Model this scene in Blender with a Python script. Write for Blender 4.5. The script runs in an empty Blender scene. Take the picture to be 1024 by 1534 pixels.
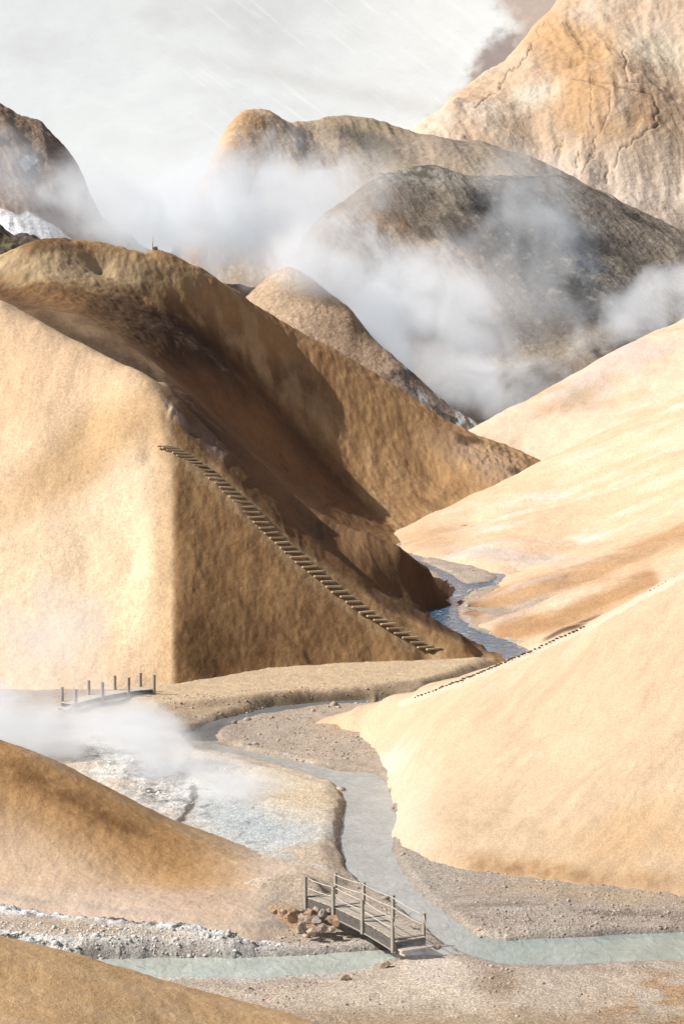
import bpy, bmesh, math, random
import numpy as np
from mathutils import Vector, Matrix

R = math.radians
random.seed(7)
rng = np.random.default_rng(7)
scene = bpy.context.scene
COL = scene.collection

# ------------------------------------------------------------------ camera
W, H, F = 1024.0, 1534.0, 2983.0
CAM_Z, PITCH = 18.0, R(2.0)
cam_d = bpy.data.cameras.new("camera")
cam_d.sensor_fit = 'VERTICAL'
cam_d.sensor_height = 36.0
cam_d.sensor_width = 24.0
cam_d.lens = 36.0 * F / H
cam_d.clip_start = 1.0
cam_d.clip_end = 12000.0
cam = bpy.data.objects.new("camera", cam_d)
cam.location = (0, 0, CAM_Z)
cam.rotation_euler = (R(90) - PITCH, 0, 0)
COL.objects.link(cam)
scene.camera = cam
CP, SP = math.cos(PITCH), math.sin(PITCH)


def U(px, py, Y):
    """world point at depth Y seen at photo pixel px,py"""
    u = (px - W / 2) / F
    v = (H / 2 - py) / F
    dy = CP + v * SP
    dz = -SP + v * CP
    t = Y / dy
    return (u * t, Y, CAM_Z + dz * t)


def proj(X, Y, Z):
    z = Z - CAM_Z
    d = Y * CP - z * SP
    h = Y * SP + z * CP
    return W / 2 + F * X / d, H / 2 - F * h / d


def zfloor(Y):
    Y = np.asarray(Y, float)
    return np.where(Y < 150, 0.0, 0.02 * (np.minimum(Y, 420) - 150))


def onfloor(px, py, dz=0.0):
    """intersection of the pixel ray with the valley floor (+dz)"""
    Y = 100.0
    for _ in range(60):
        u, v = (px - W / 2) / F, (H / 2 - py) / F
        s = -(-SP + v * CP) / (CP + v * SP)
        Y = 0.5 * Y + 0.5 * (CAM_Z - dz - float(zfloor(Y))) / s
    return U(px, py, Y)


# ------------------------------------------------------------------ noise
_perm = np.random.default_rng(3).permutation(4096)
_gx = np.cos(np.linspace(0, 2 * np.pi, 256, endpoint=False))
_gy = np.sin(np.linspace(0, 2 * np.pi, 256, endpoint=False))


def _h(ix, iy):
    return _perm[(_perm[ix & 4095] + iy) & 4095] & 255


def perlin(x, y):
    x0 = np.floor(x).astype(np.int64)
    y0 = np.floor(y).astype(np.int64)
    fx, fy = x - x0, y - y0
    u = fx * fx * fx * (fx * (fx * 6 - 15) + 10)
    v = fy * fy * fy * (fy * (fy * 6 - 15) + 10)

    def g(i, j):
        h = _h(x0 + i, y0 + j)
        return _gx[h] * (fx - i) + _gy[h] * (fy - j)
    a = g(0, 0) * (1 - u) + g(1, 0) * u
    b = g(0, 1) * (1 - u) + g(1, 1) * u
    return (a * (1 - v) + b * v) * 1.5


def fbm(x, y, sc, octv=4, seed=0, gain=0.5):
    s, a, f = 0.0, 1.0, 1.0 / sc
    t = 0.0
    for k in range(octv):
        s = s + a * perlin(x * f + seed * 17.3 + k * 5.1, y * f - seed * 9.7 + k * 3.3)
        t += a
        a *= gain
        f *= 2.03
    return s / t * 1.6


def ridged(x, y, sc, octv=4, seed=0, gain=0.55):
    s, a, f, t = 0.0, 1.0, 1.0 / sc, 0.0
    for k in range(octv):
        n = 1 - np.abs(perlin(x * f + seed * 13.1 + k * 4.7, y * f + seed * 7.9 + k * 2.9)) * 2
        s = s + a * n
        t += a
        a *= gain
        f *= 2.07
    return s / t


def sstep(a, b, x):
    t = np.clip((x - a) / (b - a), 0, 1)
    return t * t * (3 - 2 * t)


def sdpoly(px, py, poly):
    """signed distance to polygon, negative inside"""
    P = np.array(poly, float)
    shp = px.shape
    x, y = px.ravel(), py.ravel()
    d = np.full(x.shape, 1e18)
    ins = np.zeros(x.shape, bool)
    n = len(P)
    for i in range(n):
        a, b = P[i], P[(i + 1) % n]
        ex, ey = b - a
        wx, wy = x - a[0], y - a[1]
        t = np.clip((wx * ex + wy * ey) / (ex * ex + ey * ey + 1e-12), 0, 1)
        dx, dy = wx - ex * t, wy - ey * t
        d = np.minimum(d, dx * dx + dy * dy)
        c = ((a[1] <= y) & (b[1] > y)) | ((b[1] <= y) & (a[1] > y))
        if ey != 0:
            xi = a[0] + (y - a[1]) / ey * ex
            ins ^= c & (x < xi)
    d = np.sqrt(d)
    return np.where(ins, -d, d).reshape(shp)


def sdline(px, py, pts):
    P = np.array(pts, float)
    d = np.full(px.shape, 1e18)
    for i in range(len(P) - 1):
        a, b = P[i], P[i + 1]
        ex, ey = b - a
        wx, wy = px - a[0], py - a[1]
        t = np.clip((wx * ex + wy * ey) / (ex * ex + ey * ey + 1e-12), 0, 1)
        d = np.minimum(d, np.hypot(wx - ex * t, wy - ey * t))
    return d


def blob(px, py, cx, cy, rx, ry, rot=0.0, soft=0.6, wob=None):
    c, s = math.cos(R(rot)), math.sin(R(rot))
    dx, dy = px - cx, py - cy
    a = (dx * c + dy * s) / rx
    b = (-dx * s + dy * c) / ry
    r = np.sqrt(a * a + b * b)
    if wob is not None:
        r = r + wob
    return 1 - sstep(1 - soft, 1 + soft * 0.4, r)


def mix(c, col, m):
    m = np.clip(m, 0, 1)[..., None]
    return c * (1 - m) + np.array(col)[None, None, :] * m


# ------------------------------------------------------------------ surfaces from control points
class Surf:
    """smooth height surface z(x,y) through scattered points"""

    def __init__(self, pts, c=1.5, ys=0.6):
        P = np.array(pts, float)
        self.c, self.ys = c, ys
        key = {}
        for p in P:
            key[(round(p[0], 1), round(p[1], 1))] = p
        P = np.array(list(key.values()))
        self.x, self.y = P[:, 0], P[:, 1] * ys
        n = len(P)
        self.s = max(np.ptp(self.x), np.ptp(self.y))
        A = self.phi(self.x[:, None] - self.x[None], self.y[:, None] - self.y[None])
        Q = np.c_[np.ones(n), self.x / self.s, self.y / self.s]
        M = np.block([[A + 0.02 * np.eye(n), Q], [Q.T, np.zeros((3, 3))]])
        sol = np.linalg.solve(M, np.r_[P[:, 2], np.zeros(3)])
        self.w, self.p = sol[:n], sol[n:]

    def phi(self, dx, dy):
        return -np.sqrt(dx * dx + dy * dy + self.c ** 2)

    def __call__(self, X, Y):
        shp = X.shape
        x, y = X.ravel(), Y.ravel() * self.ys
        z = self.p[0] + self.p[1] * x / self.s + self.p[2] * y / self.s
        for i in range(0, len(x), 40000):
            sl = slice(i, i + 40000)
            z[sl] += self.phi(x[sl, None] - self.x[None], y[sl, None] - self.y[None]) @ self.w
        return z.reshape(shp)


def line(pts, step=4.0):
    """densify polyline of world points"""
    out = []
    for a, b in zip(pts[:-1], pts[1:]):
        a, b = np.array(a), np.array(b)
        n = max(1, int(np.hypot(*(b - a)[:2]) / step))
        for i in range(n):
            out.append(tuple(a + (b - a) * i / n))
    out.append(tuple(pts[-1]))
    return out


def UL(l):
    return [U(*p) for p in l]


def grid(b0, b1, nb, Y0, Y1, nY, power=1.0):
    b = np.linspace(b0, b1, nb)
    t = np.linspace(0, 1, nY)
    Yv = Y0 * (Y1 / Y0) ** t if power == 0 else Y0 + (Y1 - Y0) * t ** power
    B, Y = np.meshgrid(b, Yv)
    return B * Y, Y


def mesh_from_grid(name, X, Y, Z, col, mat, keep=None, fac=None):
    ny, nx = X.shape
    idx = np.arange(ny * nx).reshape(ny, nx)
    q = np.stack([idx[:-1, :-1], idx[:-1, 1:], idx[1:, 1:], idx[1:, :-1]], -1).reshape(-1, 4)
    if keep is not None:
        k = keep.ravel()
        q = q[k[q].any(1)]
    used = np.zeros(ny * nx, bool)
    used[q.ravel()] = True
    remap = np.cumsum(used) - 1
    q = remap[q]
    co = np.stack([X, Y, Z], -1).reshape(-1, 3)[used]
    me = bpy.data.meshes.new(name)
    me.vertices.add(len(co))
    me.vertices.foreach_set('co', co.astype(np.float32).ravel())
    me.loops.add(len(q) * 4)
    me.loops.foreach_set('vertex_index', q.astype(np.int32).ravel())
    me.polygons.add(len(q))
    me.polygons.foreach_set('loop_start', np.arange(0, len(q) * 4, 4, dtype=np.int32))
    me.polygons.foreach_set('use_smooth', np.ones(len(q), bool))
    me.update(calc_edges=True)
    if col is not None:
        c = np.concatenate([np.clip(col, 0, 1), np.ones(col.shape[:2] + (1,))], -1).reshape(-1, 4)[used]
        at = me.color_attributes.new('Col', 'FLOAT_COLOR', 'POINT')
        at.data.foreach_set('color', c.astype(np.float32).ravel())
    me.materials.append(mat)
    o = bpy.data.objects.new(name, me)
    COL.objects.link(o)
    return o


def tag(o, label, cat=None, group=None, kind=None):
    if label:
        o['label'] = label
    if cat:
        o['category'] = cat
    if group:
        o['group'] = group
    if kind:
        o['kind'] = kind
    return o


# ------------------------------------------------------------------ materials
def new_mat(name):
    m = bpy.data.materials.new(name)
    m.use_nodes = True
    nt = m.node_tree
    nt.nodes.clear()
    return m, nt, nt.nodes, nt.links


def earth(name, fine=1.0, bump=0.35, bscale=1.0, mott=0.25, rough=0.95, stretch=(1, 1, 1), rot=0.0, speck=0.0, dist=0.1, grain=2.2, gb=0.45):
    """soil: painted mineral colour, broken up by noise at three sizes, with a grainy bump"""
    m, nt, N, L = new_mat(name)
    out = N.new('ShaderNodeOutputMaterial')
    b = N.new('ShaderNodeBsdfPrincipled')
    b.inputs['Roughness'].default_value = rough
    b.inputs['Specular IOR Level'].default_value = 0.1
    L.new(b.outputs[0], out.inputs[0])
    at = N.new('ShaderNodeAttribute')
    at.attribute_name = 'Col'
    tc = N.new('ShaderNodeTexCoord')
    mp = N.new('ShaderNodeMapping')
    mp.inputs['Scale'].default_value = stretch
    mp.inputs['Rotation'].default_value = (0, 0, rot)
    L.new(tc.outputs['Object'], mp.inputs[0])
    ns = []
    for sc, det in ((0.35 * fine, 6), (2.6 * fine, 6), (5.5 * fine, 3)):
        n = N.new('ShaderNodeTexNoise')
        n.inputs['Scale'].default_value = sc
        n.inputs['Detail'].default_value = det
        n.inputs['Roughness'].default_value = 0.62
        L.new(mp.outputs[0], n.inputs['Vector'])
        ns.append(n)
    prev = at.outputs['Color']
    for n, k in zip(ns, (mott * 0.8, mott * 1.0, mott * grain)):
        mr = N.new('ShaderNodeMapRange')
        mr.inputs['From Min'].default_value = 0.3
        mr.inputs['From Max'].default_value = 0.7
        mr.inputs['To Min'].default_value = 1 - k
        mr.inputs['To Max'].default_value = 1 + k
        L.new(n.outputs['Fac'], mr.inputs['Value'])
        mx = N.new('ShaderNodeVectorMath')
        mx.operation = 'SCALE'
        L.new(prev, mx.inputs[0])
        L.new(mr.outputs[0], mx.inputs['Scale'])
        prev = mx.outputs[0]
    if speck > 0:
        vo = N.new('ShaderNodeTexVoronoi')
        vo.inputs['Scale'].default_value = 7 * fine
        L.new(tc.outputs['Object'], vo.inputs['Vector'])
        sp = N.new('ShaderNodeMapRange')
        sp.inputs['From Min'].default_value = 0.0
        sp.inputs['From Max'].default_value = 1.0
        sp.inputs['To Min'].default_value = 1 - speck
        sp.inputs['To Max'].default_value = 1 + speck * 0.8
        sx = N.new('ShaderNodeSeparateColor')
        L.new(vo.outputs['Color'], sx.inputs[0])
        L.new(sx.outputs[0], sp.inputs['Value'])
        mx = N.new('ShaderNodeVectorMath')
        mx.operation = 'SCALE'
        L.new(prev, mx.inputs[0])
        L.new(sp.outputs[0], mx.inputs['Scale'])
        prev = mx.outputs[0]
    L.new(prev, b.inputs['Base Color'])
    nb = N.new('ShaderNodeTexNoise')
    nb.inputs['Scale'].default_value = 3.0 * fine * bscale
    nb.inputs['Detail'].default_value = 8
    nb.inputs['Roughness'].default_value = 0.78
    L.new(mp.outputs[0], nb.inputs['Vector'])
    bp = N.new('ShaderNodeBump')
    bp.inputs['Strength'].default_value = bump
    bp.inputs['Distance'].default_value = dist / fine
    nb.inputs['Roughness'].default_value = 0.6
    nb.inputs['Detail'].default_value = 3
    ng = N.new('ShaderNodeTexNoise')
    ng.inputs['Scale'].default_value = 6.5 * fine
    ng.inputs['Detail'].default_value = 4
    ng.inputs['Roughness'].default_value = 0.7
    L.new(tc.outputs['Object'], ng.inputs['Vector'])
    # pebbly grain: sharpen the fine noise so that it stands as small clods
    gr = N.new('ShaderNodeMapRange')
    gr.inputs['From Min'].default_value = 0.38
    gr.inputs['From Max'].default_value = 0.68
    L.new(ng.outputs['Fac'], gr.inputs['Value'])
    ma = N.new('ShaderNodeMath')
    ma.operation = 'MULTIPLY_ADD'
    L.new(gr.outputs[0], ma.inputs[0])
    ma.inputs[1].default_value = gb
    L.new(nb.outputs['Fac'], ma.inputs[2])
    L.new(ma.outputs[0], bp.inputs['Height'])
    L.new(bp.outputs[0], b.inputs['Normal'])
    return m


def plain(name, col, rough=0.8, spec=0.2, nscale=6.0, mott=0.2, bump=0.2, stretch=(1, 1, 1), bdist=0.01):
    m, nt, N, L = new_mat(name)
    out = N.new('ShaderNodeOutputMaterial')
    b = N.new('ShaderNodeBsdfPrincipled')
    b.inputs['Roughness'].default_value = rough
    b.inputs['Specular IOR Level'].default_value = spec
    L.new(b.outputs[0], out.inputs[0])
    tc = N.new('ShaderNodeTexCoord')
    mp = N.new('ShaderNodeMapping')
    mp.inputs['Scale'].default_value = stretch
    L.new(tc.outputs['Object'], mp.inputs[0])
    n = N.new('ShaderNodeTexNoise')
    n.inputs['Scale'].default_value = nscale
    n.inputs['Detail'].default_value = 6
    n.inputs['Roughness'].default_value = 0.65
    L.new(mp.outputs[0], n.inputs['Vector'])
    cr = N.new('ShaderNodeValToRGB')
    cr.color_ramp.elements[0].position = 0.3
    cr.color_ramp.elements[1].position = 0.7
    cr.color_ramp.elements[0].color = [c * (1 - mott) for c in col] + [1]
    cr.color_ramp.elements[1].color = [min(1, c * (1 + mott)) for c in col] + [1]
    L.new(n.outputs['Fac'], cr.inputs[0])
    L.new(cr.outputs[0], b.inputs['Base Color'])
    bp = N.new('ShaderNodeBump')
    bp.inputs['Strength'].default_value = bump
    bp.inputs['Distance'].default_value = bdist
    L.new(n.outputs['Fac'], bp.inputs['Height'])
    L.new(bp.outputs[0], b.inputs['Normal'])
    return m


def water_mat(name, rough=0.18, ripple=0.07, scale=3.0, streak=0.22):
    m, nt, N, L = new_mat(name)
    out = N.new('ShaderNodeOutputMaterial')
    b = N.new('ShaderNodeBsdfPrincipled')
    b.inputs['Roughness'].default_value = rough
    b.inputs['IOR'].default_value = 1.33
    L.new(b.outputs[0], out.inputs[0])
    at = N.new('ShaderNodeAttribute')
    at.attribute_name = 'Col'
    tc = N.new('ShaderNodeTexCoord')
    mp = N.new('ShaderNodeMapping')
    mp.inputs['Scale'].default_value = (1.0, 0.45, 1)
    L.new(tc.outputs['Object'], mp.inputs[0])
    n = N.new('ShaderNodeTexNoise')
    n.inputs['Scale'].default_value = scale
    n.inputs['Detail'].default_value = 5
    n.inputs['Distortion'].default_value = 0.6
    L.new(mp.outputs[0], n.inputs['Vector'])
    n2 = N.new('ShaderNodeTexNoise')
    n2.inputs['Scale'].default_value = scale * 0.3
    n2.inputs['Detail'].default_value = 6
    n2.inputs['Roughness'].default_value = 0.7
    L.new(mp.outputs[0], n2.inputs['Vector'])
    mr = N.new('ShaderNodeMapRange')
    mr.inputs['From Min'].default_value = 0.35
    mr.inputs['From Max'].default_value = 0.7
    mr.inputs['To Min'].default_value = 1 - streak * 0.5
    mr.inputs['To Max'].default_value = 1 + streak
    L.new(n2.outputs['Fac'], mr.inputs['Value'])
    mx = N.new('ShaderNodeVectorMath')
    mx.operation = 'SCALE'
    L.new(at.outputs['Color'], mx.inputs[0])
    L.new(mr.outputs[0], mx.inputs['Scale'])
    # foam flecks on the riffles
    fl = N.new('ShaderNodeMapRange')
    fl.inputs['From Min'].default_value = 0.60
    fl.inputs['From Max'].default_value = 0.70
    L.new(n.outputs['Fac'], fl.inputs['Value'])
    fm = N.new('ShaderNodeMath')
    fm.operation = 'MULTIPLY'
    L.new(fl.outputs[0], fm.inputs[0])
    L.new(at.outputs['Alpha'], fm.inputs[1])
    cm = N.new('ShaderNodeMix')
    cm.data_type = 'RGBA'
    cm.inputs['B'].default_value = (0.7, 0.72, 0.72, 1)
    L.new(fm.outputs[0], cm.inputs['Factor'])
    L.new(mx.outputs[0], cm.inputs['A'])
    L.new(cm.outputs['Result'], b.inputs['Base Color'])
    bp = N.new('ShaderNodeBump')
    bp.inputs['Strength'].default_value = 1.0
    bp.inputs['Distance'].default_value = ripple
    L.new(n.outputs['Fac'], bp.inputs['Height'])
    L.new(bp.outputs[0], b.inputs['Normal'])
    return m


M_SAND = earth('sand_slope', fine=1.0, bump=0.42, mott=0.10, dist=0.10, stretch=(1, 0.4, 1), gb=0.28, grain=1.5)
M_SANDNEAR = earth('sand_slope_near', fine=2.2, bump=0.5, mott=0.08, dist=0.10, gb=0.6, grain=2.0)
M_FLOOR = earth('valley_gravel', fine=2.2, bump=0.8, mott=0.11, speck=0.28, dist=0.10, gb=1.0, grain=2.8)
M_ROCKY = earth('dark_mountain', fine=0.20, bump=0.5, mott=0.15, speck=0.0, dist=0.22, gb=0.2, grain=1.4)
M_FAR = earth('far_slope', fine=0.12, bump=0.4, mott=0.08, dist=0.2, gb=0.15, grain=1.2)
M_SNOW = earth('glacier_snow', fine=0.05, bump=0.05, mott=0.012, dist=0.1, grain=1.0)
M_WATER = water_mat('river_water')
M_WOOD = plain('weathered_timber', (0.38, 0.345, 0.30), nscale=5, mott=0.3, bump=0.4, stretch=(1, 8, 8))
M_WOODDK = plain('dark_timber', (0.13, 0.12, 0.11), nscale=6, mott=0.6, bump=0.4, stretch=(1, 6, 6))
M_DECK = plain('deck_plank', (0.56, 0.49, 0.41), nscale=9, mott=0.25, bump=0.3)
M_STEP = plain('step_timber', (0.54, 0.41, 0.27), nscale=5, mott=0.2, bump=0.3)
M_ROPE = plain('rope_fibre', (0.62, 0.58, 0.52), nscale=40, mott=0.15, bump=0.2)
M_ROCK1 = plain('boulder_stone', (0.42, 0.335, 0.27), nscale=4, mott=0.35, bump=0.6, bdist=0.04)
M_ROCK2 = plain('boulder_stone_grey', (0.36, 0.31, 0.27), nscale=4, mott=0.35, bump=0.6, bdist=0.04)
M_ROCK3 = plain('boulder_stone_rusty', (0.40, 0.27, 0.19), nscale=4, mott=0.35, bump=0.6, bdist=0.04)
M_GRAVEL = plain('gravel_stone', (0.47, 0.39, 0.32), nscale=1.2, mott=0.5, bump=0.4)
M_CRUST = plain('crusted_stone', (0.68, 0.665, 0.64), nscale=2.4, mott=0.45, bump=0.5, bdist=0.03)

# albedo palette
PALE = (0.85, 0.665, 0.475)
SAND = (0.79, 0.565, 0.365)
TAN = (0.60, 0.40, 0.215)
OCHRE = (0.47, 0.275, 0.125)
BROWN = (0.235, 0.128, 0.06)
DKBR = (0.085, 0.052, 0.033)
WHITE = (0.80, 0.79, 0.77)
GREY = (0.33, 0.30, 0.27)
PINK = (0.50, 0.40, 0.33)

# ------------------------------------------------------------------ left hill (stair hill and the larger ridge behind it)
def plane_of(p, q, r):
    p, q, r = map(np.array, (p, q, r))
    n = np.cross(q - p, r - p)
    return p, n


def on_plane(px, py, pl):
    a = np.array(U(px, py, 100.0)) - np.array([0, 0, CAM_Z])
    p, n = pl
    t = n.dot(p - np.array([0, 0, CAM_Z])) / n.dot(a)
    return tuple(np.array([0, 0, CAM_Z]) + a * t)


FAC = plane_of(U(262, 1031, 146), U(238, 600, 172), U(720, 990, 163.7))
facet = lambda px, py: on_plane(px, py, FAC)

A = []
A += line(UL([(-350, 1040, 144), (0, 1040, 144.5), (130, 1040, 144.5), (262, 1031, 146)]), 5)
A += line(UL([(-350, 850, 157), (0, 850, 157), (130, 850, 157.3), (200, 850, 157.2)]), 8)
A += line(UL([(-350, 700, 172), (0, 650, 170), (130, 640, 170.5), (225, 690, 166.5)]), 8)
# ridge of the lit face
RIDGE = UL([(-350, 560, 205), (-150, 470, 197), (-60, 440, 190), (0, 455, 185), (60, 486, 183), (120, 520, 180), (195, 554, 177), (222, 573, 174.5), (238, 600, 172)])
A += line(RIDGE, 2.5)
A += line([facet(262, 1031), facet(262, 950), facet(260, 900), facet(257, 800), facet(252, 700), facet(240, 602)], 1.0)
A += [(q_[0] - 1.6, q_[1] - 0.15, q_[2] - 0.15) for q_ in line([facet(262, 1031), facet(262, 950), facet(260, 900), facet(257, 800), facet(252, 700)], 2.0)]
# facet base and interior
A += line([facet(262, 1031), facet(330, 1020), facet(400, 1009), facet(560, 1000), facet(720, 990)], 4)
A += [facet(330, 900), facet(400, 950), facet(400, 870), facet(330, 800), facet(480, 950), facet(290, 740), facet(560, 965), facet(290, 960)]
# crease beyond the stairs
CREASE = [facet(*p) for p in [(240, 602), (262, 650), (290, 677), (330, 711), (362, 740), (395, 777), (438, 814), (462, 833), (520, 877), (585, 912), (632, 935), (692, 955), (735, 984)]]
A += line(CREASE, 1.5)
# dark flank beyond
A += UL([(300, 625, 220), (400, 703, 238), (480, 771, 228), (550, 798, 215), (600, 821, 208), (640, 849, 211)])
A += UL([(500, 850, 188), (560, 860, 196), (600, 890, 199), (450, 790, 205), (560, 900, 182), (622, 905, 198), (350, 690, 200), (250, 575, 205), (420, 750, 210)])
A += [(6, 245, 2.8), (2, 258, 4.6), (-3, 262, 6.5), (8, 262, 1.6)]
toe = [(672, 884), (660, 896), (640, 908), (636, 920), (657, 938), (690, 955), (712, 972), (737, 989)]
A += [onfloor(*p) for p in toe]
A += [(3, 294, 5.0), (8, 284, 2.2), (13, 262, 1.0), (15, 240, 0.6), (14, 215, 0.3), (12, 195, -0.3), (14, 180, -0.6), (15, 168, -0.6)]
# behind the lit ridge
for (x, y, z) in line(RIDGE, 6)[:-1]:
    A.append((x + 4.0, y + 14, z - 4.5))
# dark left wall of the hollow
A += UL([(60, 462, 262), (120, 468, 280), (150, 478, 290), (250, 500, 318), (350, 560, 334), (300, 600, 290), (360, 640, 310), (420, 700, 312), (250, 560, 262), (480, 745, 306)])
THAL = UL([(110, 425, 330), (200, 445, 340), (270, 482, 350), (330, 522, 358), (380, 568, 362), (415, 606, 362), (455, 655, 358), (503, 712, 350), (548, 762, 339), (590, 794, 326)])
A += line(THAL, 5)
CREST = UL([(-350, 520, 320), (-100, 425, 330), (0, 388, 342), (50, 375, 352), (100, 372, 362), (170, 372, 370), (235, 375, 376), (300, 400, 385), (350, 435, 393), (400, 470, 399), (480, 515, 406), (560, 560, 410), (640, 612, 408), (700, 648, 404), (760, 672, 398), (812, 693, 390), (870, 715, 386)])
A += line(CREST, 5)
A += UL([(430, 540, 382), (330, 450, 374), (550, 680, 368), (650, 720, 372), (500, 600, 380), (620, 650, 386), (250, 420, 362), (150, 410, 350), (0, 425, 322), (-100, 465, 300), (-350, 560, 285)])
A += UL([(640, 785, 340), (750, 730, 366), (860, 735, 374)])
for (x, y, z) in line(CREST, 10):
    A.append((x * 1.04 + 5, y + 30, z - 26))
A += [(q_[0] - 0.6, q_[1] - 0.05, q_[2] - 0.05) for q_ in line([facet(262, 1031), facet(262, 950), facet(260, 900), facet(257, 800), facet(252, 700)], 1.0)]
surfA = Surf(A, c=0.3, ys=0.5)

X, Y = grid(-0.27, 0.13, 760, 142, 460, 960, 1.3)
Z = surfA(X, Y)
px, py = proj(X, Y, Z)
# distance to crease used to sharpen / roughen
YS = np.where(Y < 170, Y, 170 + (Y - 170) * 0.35)
nl = fbm(X, YS, 16, 4, 1)
nm = fbm(X, YS, 4.0, 4, 2)
nf = fbm(X, YS, 1.0, 3, 3)
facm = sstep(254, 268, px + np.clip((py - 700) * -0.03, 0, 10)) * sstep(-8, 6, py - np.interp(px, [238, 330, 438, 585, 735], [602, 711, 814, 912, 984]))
back = sstep(262, 322, Y) * 1.0
# flow-line erosion on the dark flank and far ridge : stretched noise running down to the right
s1 = X * 0.62 - Y * 0.05 + Z * 0.55
s2 = (X * 0.8 - Z) * 0.13
flow = ridged(s1, s2 * 1.3, 2.6, 4, 5)
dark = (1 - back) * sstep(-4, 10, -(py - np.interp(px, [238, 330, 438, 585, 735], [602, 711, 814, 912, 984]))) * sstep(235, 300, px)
Z = Z + nl * 0.35 + nm * (0.10 + 0.06 * facm + 0.12 * back) + nf * (0.03 + 0.04 * facm + 0.05 * back)
Z = Z + facm * ((ridged(X + nm, Z * 0.6, 4.0, 4, 9) - 0.3) * 0.06 + fbm(X, Z * 1.2, 0.5, 3, 19) * 0.035)
Z = Z + dark * (flow - 0.4) * 0.45
Z = Z + back * ((ridged(X * 0.8 + Z * 0.4, YS, 7, 4, 4) - 0.3) * 0.12 + fbm(X, YS, 2.2, 4, 29) * 0.16)
# rocky outcrops right of ridge B toe and craggy lip under the summit
crag = blob(px, py, 745, 690, 75, 30, 20, 0.8) + blob(px, py, 262, 622, 28, 10, 50, 0.8)
Z = Z + crag * ridged(X, Y * 0.6, 1.6, 3, 12) * 0.5
px, py = proj(X, Y, Z)
C = np.ones(X.shape + (3,)) * np.array(SAND)
w = nl * 0.35
C = mix(C, PALE, blob(px, py, 90, 880, 230, 260, 0, 0.8, w) * 0.8)
C = mix(C, TAN, sstep(0.0, 1.0, blob(px, py, 130, 680, 200, 60, -35, 0.9, w)) * 0.8)
C = mix(C, PALE, blob(px, py, 195, 745, 60, 90, 20, 0.7, w) * 0.8)
C = mix(C, TAN, sstep(200, 262, px) * (Y < 200) * 0.6)
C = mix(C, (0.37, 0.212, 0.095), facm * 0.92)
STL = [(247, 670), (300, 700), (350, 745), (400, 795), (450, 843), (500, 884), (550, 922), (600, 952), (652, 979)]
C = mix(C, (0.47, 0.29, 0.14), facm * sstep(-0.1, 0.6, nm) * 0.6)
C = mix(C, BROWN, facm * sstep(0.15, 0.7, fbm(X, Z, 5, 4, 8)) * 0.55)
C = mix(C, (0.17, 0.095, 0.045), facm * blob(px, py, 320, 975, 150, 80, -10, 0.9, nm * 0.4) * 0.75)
C = mix(C, (0.16, 0.09, 0.045), dark * (Y < 262) * 0.75)  # shade of the flank turned from the sun, put into the colour
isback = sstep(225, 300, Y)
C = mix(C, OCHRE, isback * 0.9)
C = mix(C, BROWN, np.maximum(dark, isback * (1 - sstep(-8, 6, px - np.interp(py, [430, 475, 520, 606, 712, 794], [110, 262, 330, 415, 503, 590])))) * (0.75 + 0.25 * flow))  # self-shade of flank and hollow wall, deepened in the colour
C = mix(C, DKBR, isback * blob(px, py, 265, 500, 230, 56, 30, 0.8, nl * 0.35 + nm * 0.2) * 0.9)  # shade in the upper hollow painted as darker albedo
C = mix(C, DKBR, dark * sstep(500, 640, px) * (Y < 262) * 0.75)  # shaded toe of the flank, painted darker
C = mix(C, DKBR, isback * blob(px, py, 470, 680, 150, 30, 50, 0.8, nl * 0.3) * 0.7)  # shade along the hollow's lower edge, painted in
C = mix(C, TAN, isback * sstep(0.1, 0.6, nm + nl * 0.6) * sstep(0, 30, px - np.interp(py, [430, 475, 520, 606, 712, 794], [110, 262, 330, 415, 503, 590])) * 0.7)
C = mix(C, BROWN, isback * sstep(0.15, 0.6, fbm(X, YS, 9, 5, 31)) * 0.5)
C = mix(C, (0.62, 0.46, 0.27), isback * blob(px, py, 110, 400, 230, 30, 4, 0.9, nm * 0.4) * 0.85)  # sunlit top of the far ridge, brightened in the colour
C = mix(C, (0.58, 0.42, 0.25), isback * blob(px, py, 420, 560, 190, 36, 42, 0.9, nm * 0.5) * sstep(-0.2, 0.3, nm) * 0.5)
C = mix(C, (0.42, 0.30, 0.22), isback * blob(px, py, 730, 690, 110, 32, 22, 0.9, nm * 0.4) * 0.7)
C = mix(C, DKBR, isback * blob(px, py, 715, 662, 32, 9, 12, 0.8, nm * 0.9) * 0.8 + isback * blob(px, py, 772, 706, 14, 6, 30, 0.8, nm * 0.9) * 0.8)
C = mix(C, (0.55, 0.44, 0.38), blob(px, py, 265, 622, 30, 7, 48, 0.8, nm * 0.3) * 0.8 * (Y < 215))
C = mix(C, (0.36, 0.26, 0.21), blob(px, py, 312, 662, 50, 12, 46, 0.8, nm * 0.3) * 0.7 * (Y < 215))
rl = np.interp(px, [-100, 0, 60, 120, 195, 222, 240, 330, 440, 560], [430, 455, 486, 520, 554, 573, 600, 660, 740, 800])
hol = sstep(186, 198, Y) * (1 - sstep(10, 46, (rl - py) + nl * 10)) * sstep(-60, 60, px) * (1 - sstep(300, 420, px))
C = mix(C, (0.10, 0.06, 0.036), hol * 0.85)  # shadow wedge behind the lit ridge, painted into the albedo
C = mix(C, (0.66, 0.49, 0.30), isback * blob(px, py, 60, 402, 150, 24, 0, 0.9, nm * 0.4) * 0.7)  # sunlight on the crest's left end, painted as paler colour
std = sdline(px, py, STL)
C = mix(C, (0.52, 0.37, 0.22), (1 - sstep(9, 20, std + nf * 6)) * (Y < 175) * 0.55)
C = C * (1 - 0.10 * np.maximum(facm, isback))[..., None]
keep = Z > zfloor(Y) - 0.9
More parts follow.
